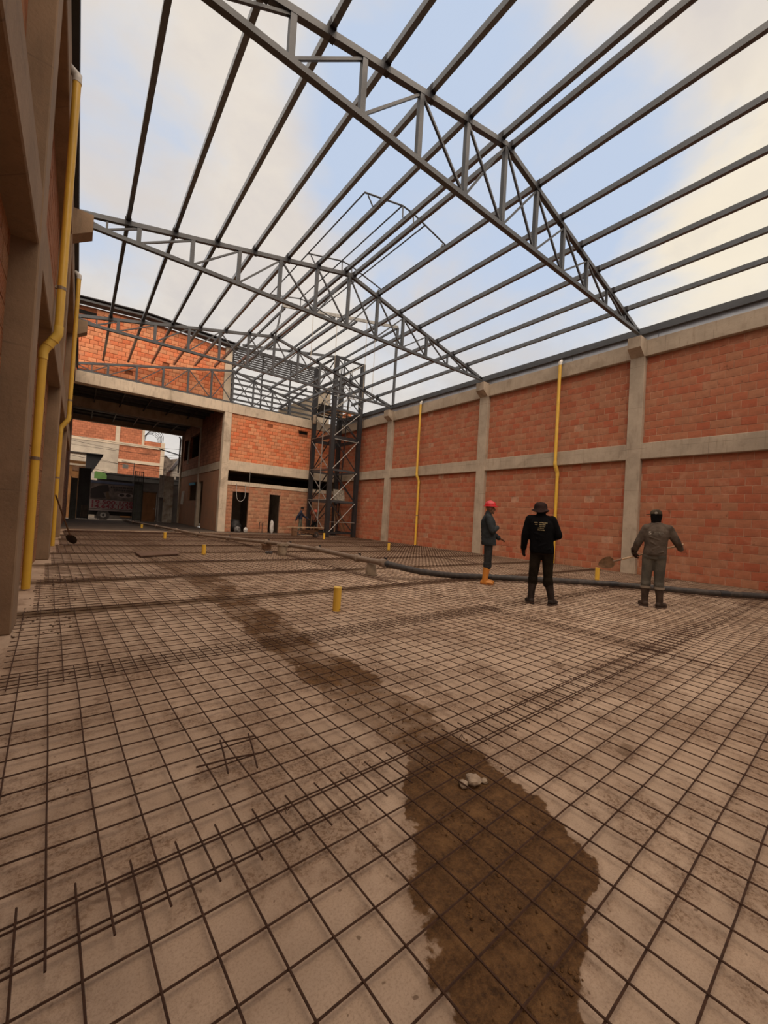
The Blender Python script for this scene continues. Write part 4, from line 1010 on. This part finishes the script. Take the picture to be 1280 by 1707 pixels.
t_ = thing('ruined_wall', 'dark crumbling wall between brick building and gabled house', 'wall', (7.3, 54.6, -.1))
MB().prism([(0, 0), (0, 7.3), (.8, 7.5), (1.3, 7.1), (2.2, 7.3), (3.4, 6.9), (3.4, 0)], 0, .4, 1).build('wall', mat('crumbled', (.20, .17, .14), .95, .45, 2.5, (.05, .04, .035)), t_)
for k, (za, zb, xa, xb) in enumerate(((7.2, 7.5, -3, 12), (6.9, 6.4, -3, 12), (6.4, 7.0, -3, 12), (6.0, 4.6, -3, 12), (5.6, 5.2, -3, 12), (5.1, 3.9, -3, 10))):
    pts = [(xa+(xb-xa)*i/10, 44.5+.1*k, za+(zb-za)*i/10-.5*math.sin(PI*i/10)) for i in range(11)]
    tag(MB().tube(pts, .014, 5).build('street_cable', BLACK), ['topmost sagging street cable, nearly level', 'second sagging street cable, sloping down to the right', 'street cable climbing to the right below the two top ones', 'steep street cable crossing the brick building downward', 'low nearly level street cable in front of the building', 'lowest street cable, just above the awning'][k], 'cable', 'street cables')

# ------------------------------------------------------------------ people
from mathutils.bvhtree import BVHTree


def shape_mesh(name, shapes, voxel, mm, smooth=6):
    """one continuous surface grown over tapered segments and ellipsoids"""
    bm = bmesh.new()
    for sh in shapes:
        if sh[0] == 'l':           # stacked elliptical rings (z, cx, cy, rx, ry) turned by rot
            k = 22; prev = None
            for (z, cx, cy, ax_, ay_) in sh[1]:
                ring = [bm.verts.new(V((cx, cy, z)) + sh[2] @ V((ax_*math.copysign(abs(math.cos(2*PI*j/k))**.85, math.cos(2*PI*j/k)), ay_*math.copysign(abs(math.sin(2*PI*j/k))**.85, math.sin(2*PI*j/k)), 0))) for j in range(k)]
                if prev:
                    for j in range(k): bm.faces.new((prev[j], prev[(j+1) % k], ring[(j+1) % k], ring[j]))
                else: bm.faces.new(ring[::-1])
                prev = ring
            bm.faces.new(prev)
        elif sh[0] == 'e':
            _, c, r, rot = (*sh, None)[:4]
            g = bmesh.ops.create_icosphere(bm, subdivisions=3, radius=1)
            M_ = Matrix.Translation(V(c)) @ (rot.to_4x4() if rot else Matrix()) @ Matrix.Diagonal((*r, 1))
            bmesh.ops.transform(bm, matrix=M_, verts=g['verts'])
        else:
            _, p, r0, q, r1 = sh[:5]; fl_ = sh[5] if len(sh) > 5 else 1
            p, q = V(p), V(q); d = q-p; L = d.length
            for c, r in ((p, r0), (q, r1)):
                g = bmesh.ops.create_icosphere(bm, subdivisions=2, radius=r); bmesh.ops.translate(bm, vec=c, verts=g['verts'])
            if L > 1e-4:
                g = bmesh.ops.create_cone(bm, cap_ends=True, segments=14, radius1=r0, radius2=r1, depth=L)
                bmesh.ops.transform(bm, matrix=Matrix.Translation((p+q)/2) @ d.to_track_quat('Z', 'Y').to_matrix().to_4x4(), verts=g['verts'])
    me = bpy.data.meshes.new(name); bm.to_mesh(me); bm.free()
    o = bpy.data.objects.new(name, me); COL.objects.link(o)
    md = o.modifiers.new('r', 'REMESH'); md.mode = 'VOXEL'; md.voxel_size = voxel
    sm = o.modifiers.new('s', 'SMOOTH'); sm.factor = .5; sm.iterations = smooth
    bpy.context.view_layer.update()
    out = bpy.data.meshes.new_from_object(o.evaluated_get(bpy.context.evaluated_depsgraph_get()))
    bpy.data.objects.remove(o); bpy.data.meshes.remove(me)
    out.name = name; out.materials.clear(); out.materials.append(mm); out.shade_smooth(); return out


def hand_shapes(w_, d, n, side, curl):
    """w_: wrist, d: finger direction, n: palm normal (the side fingers curl to), side: thumb direction"""
    w_, d, n = V(w_), V(d).normalized(), V(n).normalized(); sd = V(side).normalized(); n = (n - d*n.dot(d)).normalized(); sd = d.cross(n) if d.cross(n).dot(sd) > 0 else -d.cross(n)
    out = [('s', w_, .026, w_+d*.05, .030), ('s', w_+d*.03+sd*.022, .017, w_+d*.085+sd*.030, .013), ('s', w_+d*.03-sd*.020, .017, w_+d*.08-sd*.030, .012)]
    for k, L in zip((1.5, .5, -.5, -1.5), (.072, .080, .074, .058)):
        p = w_ + d*.085 + sd*(.020*k); dd = d.copy()
        for j, f in enumerate((.42, .33, .25)):
            a = curl*(.55+.35*j); dd = (dd*math.cos(a) + n*math.sin(a)).normalized(); nn_ = n
            q = p + dd*L*f*1.15; out.append(('s', p, .0095-.001*j, q, .0088-.001*j)); p = q
    p = w_ + d*.030 + sd*.028; q = p + (d*.6+sd*.65+n*.3).normalized()*.038; r = q + (d*.8+n*(.3+curl*.5)+sd*.1).normalized()*.032
    return out + [('s', p, .014, q, .0115), ('s', q, .0115, r, .009)]


def head_shapes(c, f, neck):
    c, f = V(c), V(f).normalized(); u = V((0, 0, 1)); f = (f-u*f.z*.5).normalized(); r = f.cross(u).normalized()
    rot = Matrix((r, f, r.cross(f))).transposed()
    P_ = lambda a, b, z: c + r*a + f*b + V((0, 0, z))
    return [('e', P_(0, -.008, .035), (.076, .094, .085), rot), ('e', P_(0, .018, -.04), (.060, .070, .075), rot), ('e', P_(0, .062, -.085), (.030, .026, .024), rot),
            ('s', P_(0, .088, .018), .010, P_(0, .106, -.020), .014), ('s', P_(-.012, .092, -.022), .008, P_(.012, .092, -.022), .008),
            ('s', P_(-.022, .085, -.052), .009, P_(.022, .085, -.052), .009), ('s', P_(-.020, .082, -.064), .008, P_(.020, .082, -.064), .008),
            ('s', P_(-.045, .080, .030), .010, P_(.045, .080, .030), .010),
            ('e', P_(-.078, -.005, -.005), (.012, .022, .032), rot), ('e', P_(.078, -.005, -.005), (.012, .022, .032), rot),
            ('s', P_(0, -.015, -.06), .052, V(neck), .058)], P_, rot


def person(label, loc, axis_r, J, cl, voxel=.008):
    rz = math.atan2(axis_r[1], axis_r[0])
    t_ = thing('person', label, 'person', (*loc, 0), rz)
    g = lambda k: V(J[k])
    hs, P_, rot = head_shapes(J['head'], J['face'], J['neck'])
    body = list(hs)
    for s_ in 'lr':
        body += [('s', g('neck')-V((0, 0, .06)), .045, g('sh'+s_)-V((0, 0, .02)), .040), ('s', g('sh'+s_), .045, g('el'+s_), .036), ('s', g('el'+s_), .036, g('wr'+s_), .025)]
        body += hand_shapes(J['wr'+s_], J['hd'+s_], J['hn'+s_], J['th'+s_], J.get('curl'+s_, .35))
        body += [('s', g('hip'+s_), .070, g('kn'+s_), .048), ('s', g('kn'+s_), .046, g('an'+s_), .032), ('s', g('an'+s_)-V((0, 0, .03)), .030, g('an'+s_)+V(J['ft'+s_])*.16-V((0, 0, .055)), .022)]
    ch = (g('shl')+g('shr'))/2; hp_ = (g('hipl')+g('hipr'))/2
    body += [('s', g('neck')-V((0, 0, .05)), .075, hp_+V((0, 0, .05)), .085), ('s', g('hipl'), .07, g('hipr'), .07)]
    link('body', shape_mesh('body', body, voxel, cl['skin'], 4), t_)
    for a in (-.031, .031):
        MB().lathe([(.001, -.012), (.0105, -.004), (.0105, .004), (.001, .012)], P_(a, .083, .012), 8).build('eye', cl['eye'], t_, True)
    # trousers
    tr = []; lg = cl.get('leg', 1); rr_ = (g('hipr')-g('hipl')).normalized(); fr_ = V((-rr_.y, rr_.x, 0)).normalized()
    for s_ in 'lr':
        k_ = g('kn'+s_); e = k_.lerp(g('an'+s_), .30); h_ = g('hip'+s_)
        tr += [('s', h_+V((0, 0, .02)), .100*lg, h_.lerp(k_, .55), .086*lg), ('s', h_.lerp(k_, .55), .086*lg, k_, .074*lg), ('s', k_, .074*lg, e, .072*lg)]
        tr += [('s', k_+V((0, 0, -.055))-fr_*.01, .080*lg, k_+V((0, 0, -.035)), .082*lg), ('s', k_+V((0, 0, -.105)), .078*lg, k_+V((0, 0, -.095))+fr_*.008, .079*lg)]
    hc2 = (g('hipl')+g('hipr'))/2; rt_ = Matrix((rr_, fr_, V((0, 0, 1)))).transposed()
    tr += [('l', [(hc2.z-.04, hc2.x, hc2.y, .150, .105), (hc2.z+.05, hc2.x, hc2.y, .178, .122), (hc2.z+.13, hc2.x, hc2.y, .172, .118), (hc2.z+.22, hc2.x, hc2.y, .160, .105)], rt_)]
    tr += [('e', g('hipl')-fr_*.035+V((0, 0, .02)), (.085, .085, .10)), ('e', g('hipr')-fr_*.035+V((0, 0, .02)), (.085, .085, .10))]
    link('trousers', shape_mesh('trousers', tr, voxel*1.15, cl['trousers'], 4), t_)
    # boots
    for s_ in 'lr':
        a_ = g('an'+s_); f_ = V(J['ft'+s_]); k_ = a_.lerp(g('kn'+s_), .70)
        b = [('s', V((a_.x, a_.y, .06)), .054, a_.lerp(k_, .45), .058), ('s', a_.lerp(k_, .45), .058, k_, .072), ('s', V((a_.x, a_.y, .052))-f_*.045, .047, V((a_.x, a_.y, .050))+f_*.07, .047), ('s', V((a_.x, a_.y, .050))+f_*.07, .047, V((a_.x, a_.y, .042))+f_*.155, .040)]
        bo = link('boot', shape_mesh('boot', b, voxel*.9, cl['boots'], 3), t_)
        so = [('s', V((a_.x, a_.y, .014))-f_*.055, .045, V((a_.x, a_.y, .014))+f_*.06, .048), ('s', V((a_.x, a_.y, .014))+f_*.06, .048, V((a_.x, a_.y, .014))+f_*.16, .040)]
        mb_ = MB(); px = V((-f_.y, f_.x, 0)); c0 = V((a_.x, a_.y, 0))
        pr_ = [(-.09, .0), (-.07, .04), (.05, .05), (.14, .046), (.19, .022), (.2, 0)]; ol = [c0+f_*u+px*w2 for u, w2 in pr_]+[c0+f_*u-px*w2 for u, w2 in pr_[::-1][1:-1]]
        n_ = len(ol); mb_.add([(p.x, p.y, .003) for p in ol]+[(p.x, p.y, .025) for p in ol], [tuple(range(n_)), tuple(range(n_, 2*n_))]+[(i, (i+1) % n_, (i+1) % n_+n_, i+n_) for i in range(n_)])
        mb_.build('sole', cl.get('sole', RUBBER), bo)
        if cl.get('cuff'): MB().tube([k_-V((0, 0, .02)), k_+V((0, 0, .02))], [.082, .084], 16).build('rolled_hem', cl['cuff'], t_, True)
    # jacket
    tl = cl.get('torso', 1.0)
    mid = ch.lerp(hp_, .55)
    ja = []
    lat = (g('shr')-g('shl')); half = lat.length/2; lat.normalize(); lat = V((lat.x, lat.y, 0)).normalized(); fw = V((-lat.y, lat.x, 0))
    rot3 = Matrix((lat, fw, V((0, 0, 1)))).transposed()
    hz = cl.get('hem', .90); dp = cl.get('depth', .128); top = ch.z
    def rg(z, fx, fy):
        u = (z-hp_.z)/(top-hp_.z); c_ = hp_.lerp(ch, max(-.1, min(1, u))); return (z, c_.x, c_.y, half*fx*tl, dp*fy)
    ja += [('l', [rg(hz, 1.06, 1.04), rg(hz+.05, 1.10, 1.06), rg(hz+.16, 1.05, 1.0), rg(hz+.28, 1.06, 1.02), rg(top-.14, 1.16, 1.06), rg(top-.05, 1.10, .98), rg(top+.01, .86, .78), rg(top+.06, .45, .60)], rot3)]
    nk = cl.get('collar', .02)
    ja += [('s', g('neck')-V((0, 0, .06)), .086, g('neck')+V((0, 0, nk)), .072)]
    for s_ in 'lr':
        e = g('el'+s_).lerp(g('wr'+s_), .95)
        ja += [('s', g('neck')-V((0, 0, .030)), .072, g('sh'+s_)-V((0, 0, .010)), .074*tl), ('s', g('sh'+s_), .078*tl, g('sh'+s_).lerp(g('el'+s_), .5), .073*tl), ('s', g('sh'+s_).lerp(g('el'+s_), .5), .073*tl, g('el'+s_), .066*tl), ('s', g('el'+s_), .066*tl, e, .050*tl)]
        ja += [('s', e, .052*tl, e+(g('wr'+s_)-g('el'+s_)).normalized()*.02, .050*tl)]
    # loose folds
    for q in range(5):
        z = hz + .06 + .085*q; a_ = 1.2*q; c_ = hp_.lerp(ch, (z-hp_.z)/(top-hp_.z))
        p0 = c_ + rot3 @ V((half*.70*math.cos(a_)*tl, -dp*.98, .02)); p1 = c_ + rot3 @ V((half*.3*math.cos(a_+2)*tl, -dp*1.02, -.03))
        ja += [('s', V((p0.x, p0.y, z+.02)), .012, V((p1.x, p1.y, z-.03)), .008)]
    jm = shape_mesh('jacket', ja, voxel*1.1, cl['jacket'], 5)
    link('jacket', jm, t_)
    return t_, P_, rot, jm


def mm_(n, c, r=.95, v=.25, sc=7, **k): return mat(n, c, r, v, sc, bump=.35, bscale=60, spec=.06, **k)


SKIN = mat('brown_skin', (.20, .095, .055), .55, .06, 10); EYE = mat('eye_dark', (.05, .04, .035), .3, .05, 5)
GLOVE = mm_('dark_glove', (.035, .03, .028))


def helmet(P_, rot, mm, sub, t_, s=1.0):
    mb = MB(); c = V((0, 0, 0)); n = 22; vs = []; fs = []
    prof = [(.135, -.005), (.132, .012), (.112, .020), (.110, .05), (.098, .085), (.070, .112), (.035, .124), (.004, .127)]
    for r_, z in prof:
        for j in range(n):
            a = 2*PI*j/n; x, y = r_*math.cos(a)*.92, r_*math.sin(a)*1.10
            if z < .015 and y > .06: y += .03
            vs.append(P_(0, 0, 0)+rot @ V((x, y-.005, z+.055)))
    for i in range(len(prof)-1):
        for j in range(n): fs.append((i*n+j, i*n+(j+1) % n, (i+1)*n+(j+1) % n, (i+1)*n+j))
    fs.append(tuple(range(len(prof)*n-n, len(prof)*n))); fs.append(tuple(range(n-1, -1, -1)))
    h = mb.add(vs, fs).build('helmet', mm, t_, True)
    rd = [P_(0, 0, 0)+rot @ V((0, y, z+.06)) for y, z in ((.10, .055), (.05, .105), (0, .126), (-.06, .11), (-.105, .055))]
    MB().tube(rd, .010, 6).build('helmet_ridge', mm, h, True)
    return h


# man in the red helmet, seen from his right side
RED = mat('red_helmet', (.50, .012, .018), .35, .06, 4, spec=.5)
J1 = dict(head=(-.058, 0, 1.675), face=(1, 0, -.02), neck=(-.095, 0, 1.545), shl=(-.095, .185, 1.465), shr=(-.095, -.185, 1.465), ell=(-.04, .27, 1.17), elr=(.015, -.265, 1.195),
          wrl=(.15, .20, 1.035), wrr=(.105, -.045, 1.262), hdl=(.9, -.1, -.35), hdr=(.25, .95, .12), hnl=(0, -.5, -.8), hnr=(-1, .2, 0), thl=(.3, -.5, .8), thr=(.2, 0, 1), curll=.25, curlr=.3,
          hipl=(-.055, .095, .93), hipr=(-.055, -.095, .93), knl=(-.045, .10, .50), knr=(-.065, -.10, .50), anl=(-.085, .11, .09), anr=(-.105, -.11, .09), ftl=(1, .12, 0), ftr=(1, -.05, 0))
p, P_, rot, jm = person('man in a red helmet and orange rubber boots, arms folded, in profile', (7.38, 5.735), (.614, -.79), J1,
    dict(skin=SKIN, eye=EYE, jacket=mm_('blue_grey_overall', (.040, .046, .050)), trousers=mm_('grey_trousers', (.036, .037, .038)), boots=mat('orange_boots', (.52, .20, .035), .45, .08, 5), sole=mat('orange_sole', (.42, .15, .03), .5, .1, 5), torso=1.06, hem=.87, depth=.155, collar=.035))
helmet(P_, rot, RED, None, p)
MB().tube([P_(.07, .0, .04), P_(.05, .05, -.08), P_(0, .085, -.115), P_(-.05, .05, -.08), P_(-.07, .0, .04)], .004, 5).build('chin_strap', BLACK, p)
MB().tube([V(J1['elr']).lerp(V(J1['wrr']), .82), V(J1['elr']).lerp(V(J1['wrr']), 1.0)], [.05, .048], 12).build('yellow_cuff', YEL, p, True)
MB().tube([V(J1['wrl'])+V((-.03, .01, .012)), V(J1['wrl'])+V((.02, -.002, -.006))], [.05, .045], 12).build('black_cuff', GLOVE, p, True)

# man in black, seen from behind
J2 = dict(head=(-.10, .02, 1.618), face=(.1, 1, -.02), neck=(-.085, -.005, 1.515), shl=(-.262, -.01, 1.455), shr=(.092, .01, 1.455), ell=(-.325, -.02, 1.18), elr=(.205, .02, 1.20),
          wrl=(-.345, .03, .955), wrr=(.10, .22, 1.13), hdl=(.02, .08, -1), hdr=(-.8, .5, .1), hnl=(.6, .7, 0), hnr=(-.3, -.8, 0), thl=(.3, 1, 0), thr=(0, 0, 1), curll=.35, curlr=.4,
          hipl=(-.135, 0, .90), hipr=(.05, 0, .90), knl=(-.165, .01, .47), knr=(.075, .03, .47), anl=(-.185, -.01, .085), anr=(.150, .03, .085), ftl=(-.40, .92, 0), ftr=(.45, .89, 0))
p, P_, rot, jm2 = person('man in a black jacket and dark brown bucket hat, seen from behind', (6.443, 3.876), (.516, -.857), J2,
    dict(skin=mat('dark_glove_skin', (.018, .014, .014), .9, .1, 9, spec=.1), eye=EYE, jacket=mm_('black_jacket', (.006, .006, .007)), trousers=mm_('dark_olive_trousers', (.022, .017, .012)), boots=mm_('mud_dark_boots', (.040, .030, .026), .6), torso=1.04, leg=1.03, hem=.885, depth=.14, collar=.085))
HAT = mm_('dark_brown_hat', (.040, .024, .022))
mb = MB(); n = 20; vs = []; fs = []
prof = [(.142, -.030), (.146, -.022), (.112, .020), (.112, .05), (.102, .100), (.066, .132), (.004, .140)]
for i, (r_, z) in enumerate(prof):
    for j in range(n):
        a = 2*PI*j/n; dz = .022*math.cos(2*a) if i < 2 else 0
        vs.append(P_(0, 0, 0)+rot @ V((r_*math.cos(a), r_*math.sin(a)*1.05-.005, z+dz+.005)))
for i in range(len(prof)-1):
    for j in range(n): fs.append((i*n+j, i*n+(j+1) % n, (i+1)*n+(j+1) % n, (i+1)*n+j))
fs.append(tuple(range(len(prof)*n-n, len(prof)*n)))
mb.add(vs, fs).build('bucket_hat', HAT, p, True)
MB().tube([P_(-.08, 0, .02), P_(-.088, -.01, -.02)], .016, 8).build('ear_cup', HAT, p, True); MB().tube([P_(.08, 0, .02), P_(.088, -.01, -.02)], .016, 8).build('ear_cup', HAT, p, True)


def on_back(jm, quads, mm, name, parent, off=.004):
    bv = BVHTree.FromPolygons([v.co[:] for v in jm.vertices], [q.vertices[:] for q in jm.polygons])
    mb_ = MB()
    for (x0, x1, z0, z1) in quads:
        n_ = max(1, int((x1-x0)/.02)); top = []; k0 = len(mb_.v); vs = []
        ok = True
        for i in range(n_+1):
            x = x0+(x1-x0)*i/n_
            for z in (z0, z1):
                h = bv.ray_cast(V((x, -1, z)), V((0, 1, 0)))
                if h[0] is None: ok = False; break
                vs.append((x, h[0].y-off, z))
            if not ok: break
        if ok: mb_.add(vs, [(2*i, 2*i+2, 2*i+3, 2*i+1) for i in range(n_)])
    if mb_.v: mb_.build(name, mm, parent)


GOLD = mat('faded_gold_print', (.34, .27, .15), .8, .2, 30)
qs = []
for (z, xa, xb, hh) in ((1.402, -.185, .015, .020), (1.370, -.175, -.005, .018), (1.338, -.145, -.02, .017), (1.308, -.125, -.035, .016), (1.278, -.150, -.025, .020)):
    x = xa
    while x < xb:
        w_ = R.uniform(.006, .014)
        gap_ = -.118+(1.402-z)*-.25
        if abs(x-gap_+.0) > .014: qs.append((x, x+w_, z-hh/2+R.uniform(0, .004), z+hh/2-R.uniform(0, .004)))
        x += w_+R.uniform(.003, .006)
on_back(jm2, qs, GOLD, 'back_print', p)

# man with the shovel, seen from behind
J3 = dict(head=(-.015, .02, 1.635), face=(-.35, 1, -.02), neck=(-.005, 0, 1.52), shl=(-.150, -.02, 1.430), shr=(.185, .0, 1.430), ell=(-.275, .0, 1.145), elr=(.305, .04, 1.215),
          wrl=(-.335, .13, .970), wrr=(.375, .20, 1.085), hdl=(.10, .35, -.75), hdr=(.15, .55, .75), hnl=(.5, .5, .3), hnr=(-.5, .5, -.3), thl=(.6, .3, .4), thr=(-.7, .1, .3), curll=.75, curlr=.75,
          hipl=(-.10, 0, .91), hipr=(.075, 0, .91), knl=(-.125, .02, .465), knr=(.075, .03, .465), anl=(-.130, -.01, .085), anr=(.100, .0, .085), ftl=(-.45, .89, 0), ftr=(.50, .86, 0))
p, P_, rot, jm3 = person('man in a grey long sleeved shirt with a shovel, seen from behind', (8.427, 2.886), (.324, -.946), J3,
    dict(skin=mat('brown_skin_b', (.17, .075, .045), .6, .06, 10), eye=EYE, jacket=mm_('grey_shirt', (.115, .090, .072)), trousers=mm_('faded_jeans', (.070, .066, .057), color2=(.115, .102, .082)), boots=mm_('dusty_boots', (.075, .052, .04), .6), cuff=mat('pale_hem', (.26, .21, .16), .8, .1, 9), torso=1.0, leg=1.03, hem=.935, depth=.135, collar=.0))
CAP = mm_('camouflage_cap', (.10, .075, .05), color2=(.03, .025, .02)); NEC = mm_('black_neck_cloth', (.010, .009, .009))
mb = MB(); n = 18; vs = []; fs = []
prof = [(.098, .04), (.100, .06), (.094, .10), (.072, .130), (.035, .143), (.004, .146)]
for i, (r_, z) in enumerate(prof):
    for j in range(n):
        a = 2*PI*j/n; vs.append(P_(0, 0, 0)+rot @ V((r_*math.cos(a)*.92, r_*math.sin(a)*1.06, z)))
for i in range(len(prof)-1):
    for j in range(n): fs.append((i*n+j, i*n+(j+1) % n, (i+1)*n+(j+1) % n, (i+1)*n+j))
fs.append(tuple(range(len(prof)*n-n, len(prof)*n))); cp = mb.add(vs, fs).build('cap', CAP, p, True)
hc_ = P_(0, 0, 0)
bill = [hc_+V((x, y, z)) for x, y, z in ((-.07, -.06, .052), (-.145, -.04, .040), (-.155, .02, .040), (-.135, .07, .042), (-.07, .09, .055))]
MB().add(bill+[b_+V((0, 0, .008)) for b_ in bill], [(0,1,2,3,4), (9,8,7,6,5)]+[(i, (i+1) % 5, (i+1) % 5+5, i+5) for i in range(5)]).build('bill', CAP, cp)
em = MB(); em.lathe([(.024, 0), (.024, .004), (.016, .006)], n=14); e_ = em.build('cap_emblem', mat('pale_emblem', (.28, .25, .21), .7, .2, 30), cp, True); e_.rotation_euler = (PI/2, 0, 0); e_.location = hc_+V((.0, -.104, .075))
MB().tube([P_(0, -.02, .06), P_(0, -.015, .0), P_(0, -.012, -.06), P_(.0, -.012, -.115), P_(0, -.01, -.13)], [.090, .090, .078, .074, .080], 16).build('neck_cloth', NEC, p, True)
GRYP = mat('pale_print', (.42, .37, .32), .8, .1, 20)
sm_ = text_mesh('S', .085, GRYP, 'lettering'); bv = BVHTree.FromPolygons([v.co[:] for v in jm3.vertices], [q.vertices[:] for q in jm3.polygons])
for v in sm_.vertices:
    x, z = v.co.x*1.25-.118, v.co.y*.9+1.318; h = bv.ray_cast(V((x, -1, z)), V((0, 1, 0))); v.co = (x, (h[0].y if h[0] else -.15)-.004-v.co.z*.3, z)
link('lettering', sm_, p)
qs = []; x = -.03
while x < .105: qs.append((x, x+.009, 1.340, 1.340+R.uniform(.018, .028))); x += .013
x = -.055
while x < .075: qs.append((x, x+.006, 1.318, 1.328)); x += .009
on_back(jm3, qs, mat('faint_print', (.17, .145, .12), .8, .1, 20), 'back_print', p)
# glove on his left hand
MB().tube([V(J3['wrl'])+V((.0, -.05, .06)), V(J3['wrl'])+V((0, .0, -.0))], [.052, .046], 12).build('glove_cuff', mm_('brown_glove', (.05, .028, .022)), p, True)
link('glove', shape_mesh('glove', [(a[0], a[1], a[2]+.005, a[3], a[4]+.005) for a in hand_shapes(J3['wrl'], J3['hdl'], J3['hnl'], J3['thl'], .75)], .007, mm_('brown_glove', (.05, .028, .022)), 2), p)
# his shovel
sv = thing('shovel', 'round point shovel with a wooden shaft held across by the man in grey', 'shovel', (8.427, 2.886, 0), math.atan2(-.946, .324))
gl_ = V(J3['wrl'])+V(J3['hdl']).normalized()*.085+V((.012, .02, -.004)); gr_ = V(J3['wrr'])+V(J3['hdr']).normalized()*.085+V((-.012, .02, .0))
ax = (gr_-gl_).normalized(); s0, s1 = gl_-ax*.36, gr_+ax*.05
MB().tube([s0, s1], .0165, 10).build('shaft', mat('pale_shaft', (.50, .34, .21), .7, .2, 9), sv, True)
MB().tube([s0-ax*.03, s0+ax*.13], .021, 10).build('socket', mat('rust_steel', (.21, .13, .085), .6, .3, 9), sv, True)
up_ = V((0, -.45, .9)); up_ = (up_-ax*up_.dot(ax)).normalized(); nn = ax.cross(up_)
bl = []; rows = ((0, .05, 0), (.04, .115, .012), (.12, .130, .022), (.20, .105, .016), (.26, .055, .006), (.285, .01, 0))
for u, w_, cv in rows:
    for q in (-1, -.5, 0, .5, 1): bl.append(s0 - ax*(.01+u) + up_*(w_*q) - nn*(cv*(1-q*q)))
fs = [(5*i+q, 5*i+q+1, 5*i+q+6, 5*i+q+5) for i in range(len(rows)-1) for q in range(4)]
MB().add(bl, fs).add([b_ + nn*.004 for b_ in bl], fs).build('blade', mat('worn_blade', (.30, .19, .115), .55, .25, 9), sv, True)

# two men by the lift tower
J4 = dict(head=(.06, 0, 1.66), face=(1, .2, -.1), neck=(.0, 0, 1.51), shl=(-.03, .18, 1.43), shr=(-.03, -.18, 1.43), ell=(.18, .2, 1.20), elr=(-.20, -.22, 1.18),
          wrl=(.40, .16, 1.08), wrr=(-.30, -.2, .93), hdl=(1, 0, -.4), hdr=(-.1, 0, -1), hnl=(0, -.5, -.8), hnr=(1, 0, 0), thl=(0, 0, 1), thr=(.5, .5, 0),
          hipl=(-.02, .09, .92), hipr=(-.02, -.09, .92), knl=(.06, .1, .50), knr=(-.08, -.1, .48), anl=(.10, .1, .09), anr=(-.14, -.1, .09), ftl=(1, .1, 0), ftr=(1, -.1, 0))
p, P_, rot, _ = person('distant man in a navy top and grey trousers before the lift tower', (11.35, 23.7), (.906, -.423), J4,
    dict(skin=SKIN, eye=EYE, jacket=mm_('navy_top', (.035, .04, .065)), trousers=mm_('greenish_trousers', (.13, .13, .10)), boots=RUBBER, hem=1.0), voxel=.013)
MB().lathe([(.085, .0), (.098, .03), (.095, .07), (.06, .115), (.004, .125)], P_(0, -.01, .01), 14).build('hair', BLACK, p, True)
J5 = dict(head=(.03, 0, 1.50), face=(.6, -.7, -.4), neck=(.0, .03, 1.36), shl=(-.15, .06, 1.29), shr=(.15, .02, 1.29), ell=(-.26, -.05, 1.42), elr=(.24, -.1, 1.08),
          wrl=(-.22, -.2, 1.60), wrr=(.10, -.28, 1.0), hdl=(.2, -.2, 1), hdr=(-.8, -.3, -.2), hnl=(.8, 0, 0), hnr=(0, -.6, -.6), thl=(0, -1, 0), thr=(0, 0, 1),
          hipl=(-.09, .04, .86), hipr=(.09, .04, .86), knl=(-.10, .02, .46), knr=(.11, -.02, .46), anl=(-.11, .04, .09), anr=(.12, .03, .09), ftl=(-.3, -.95, 0), ftr=(.3, -.95, 0))
p, P_, rot, _ = person('distant man in a faded red helmet working inside the lift tower', (12.48, 24.0), (.88, -.47), J5,
    dict(skin=SKIN, eye=EYE, jacket=mm_('brown_top', (.20, .075, .05)), trousers=mm_('black_trousers', (.02, .02, .02)), boots=RUBBER, hem=.86), voxel=.013)
helmet(P_, rot, mat('faded_red', (.55, .12, .08), .5, .1, 5), None, p)
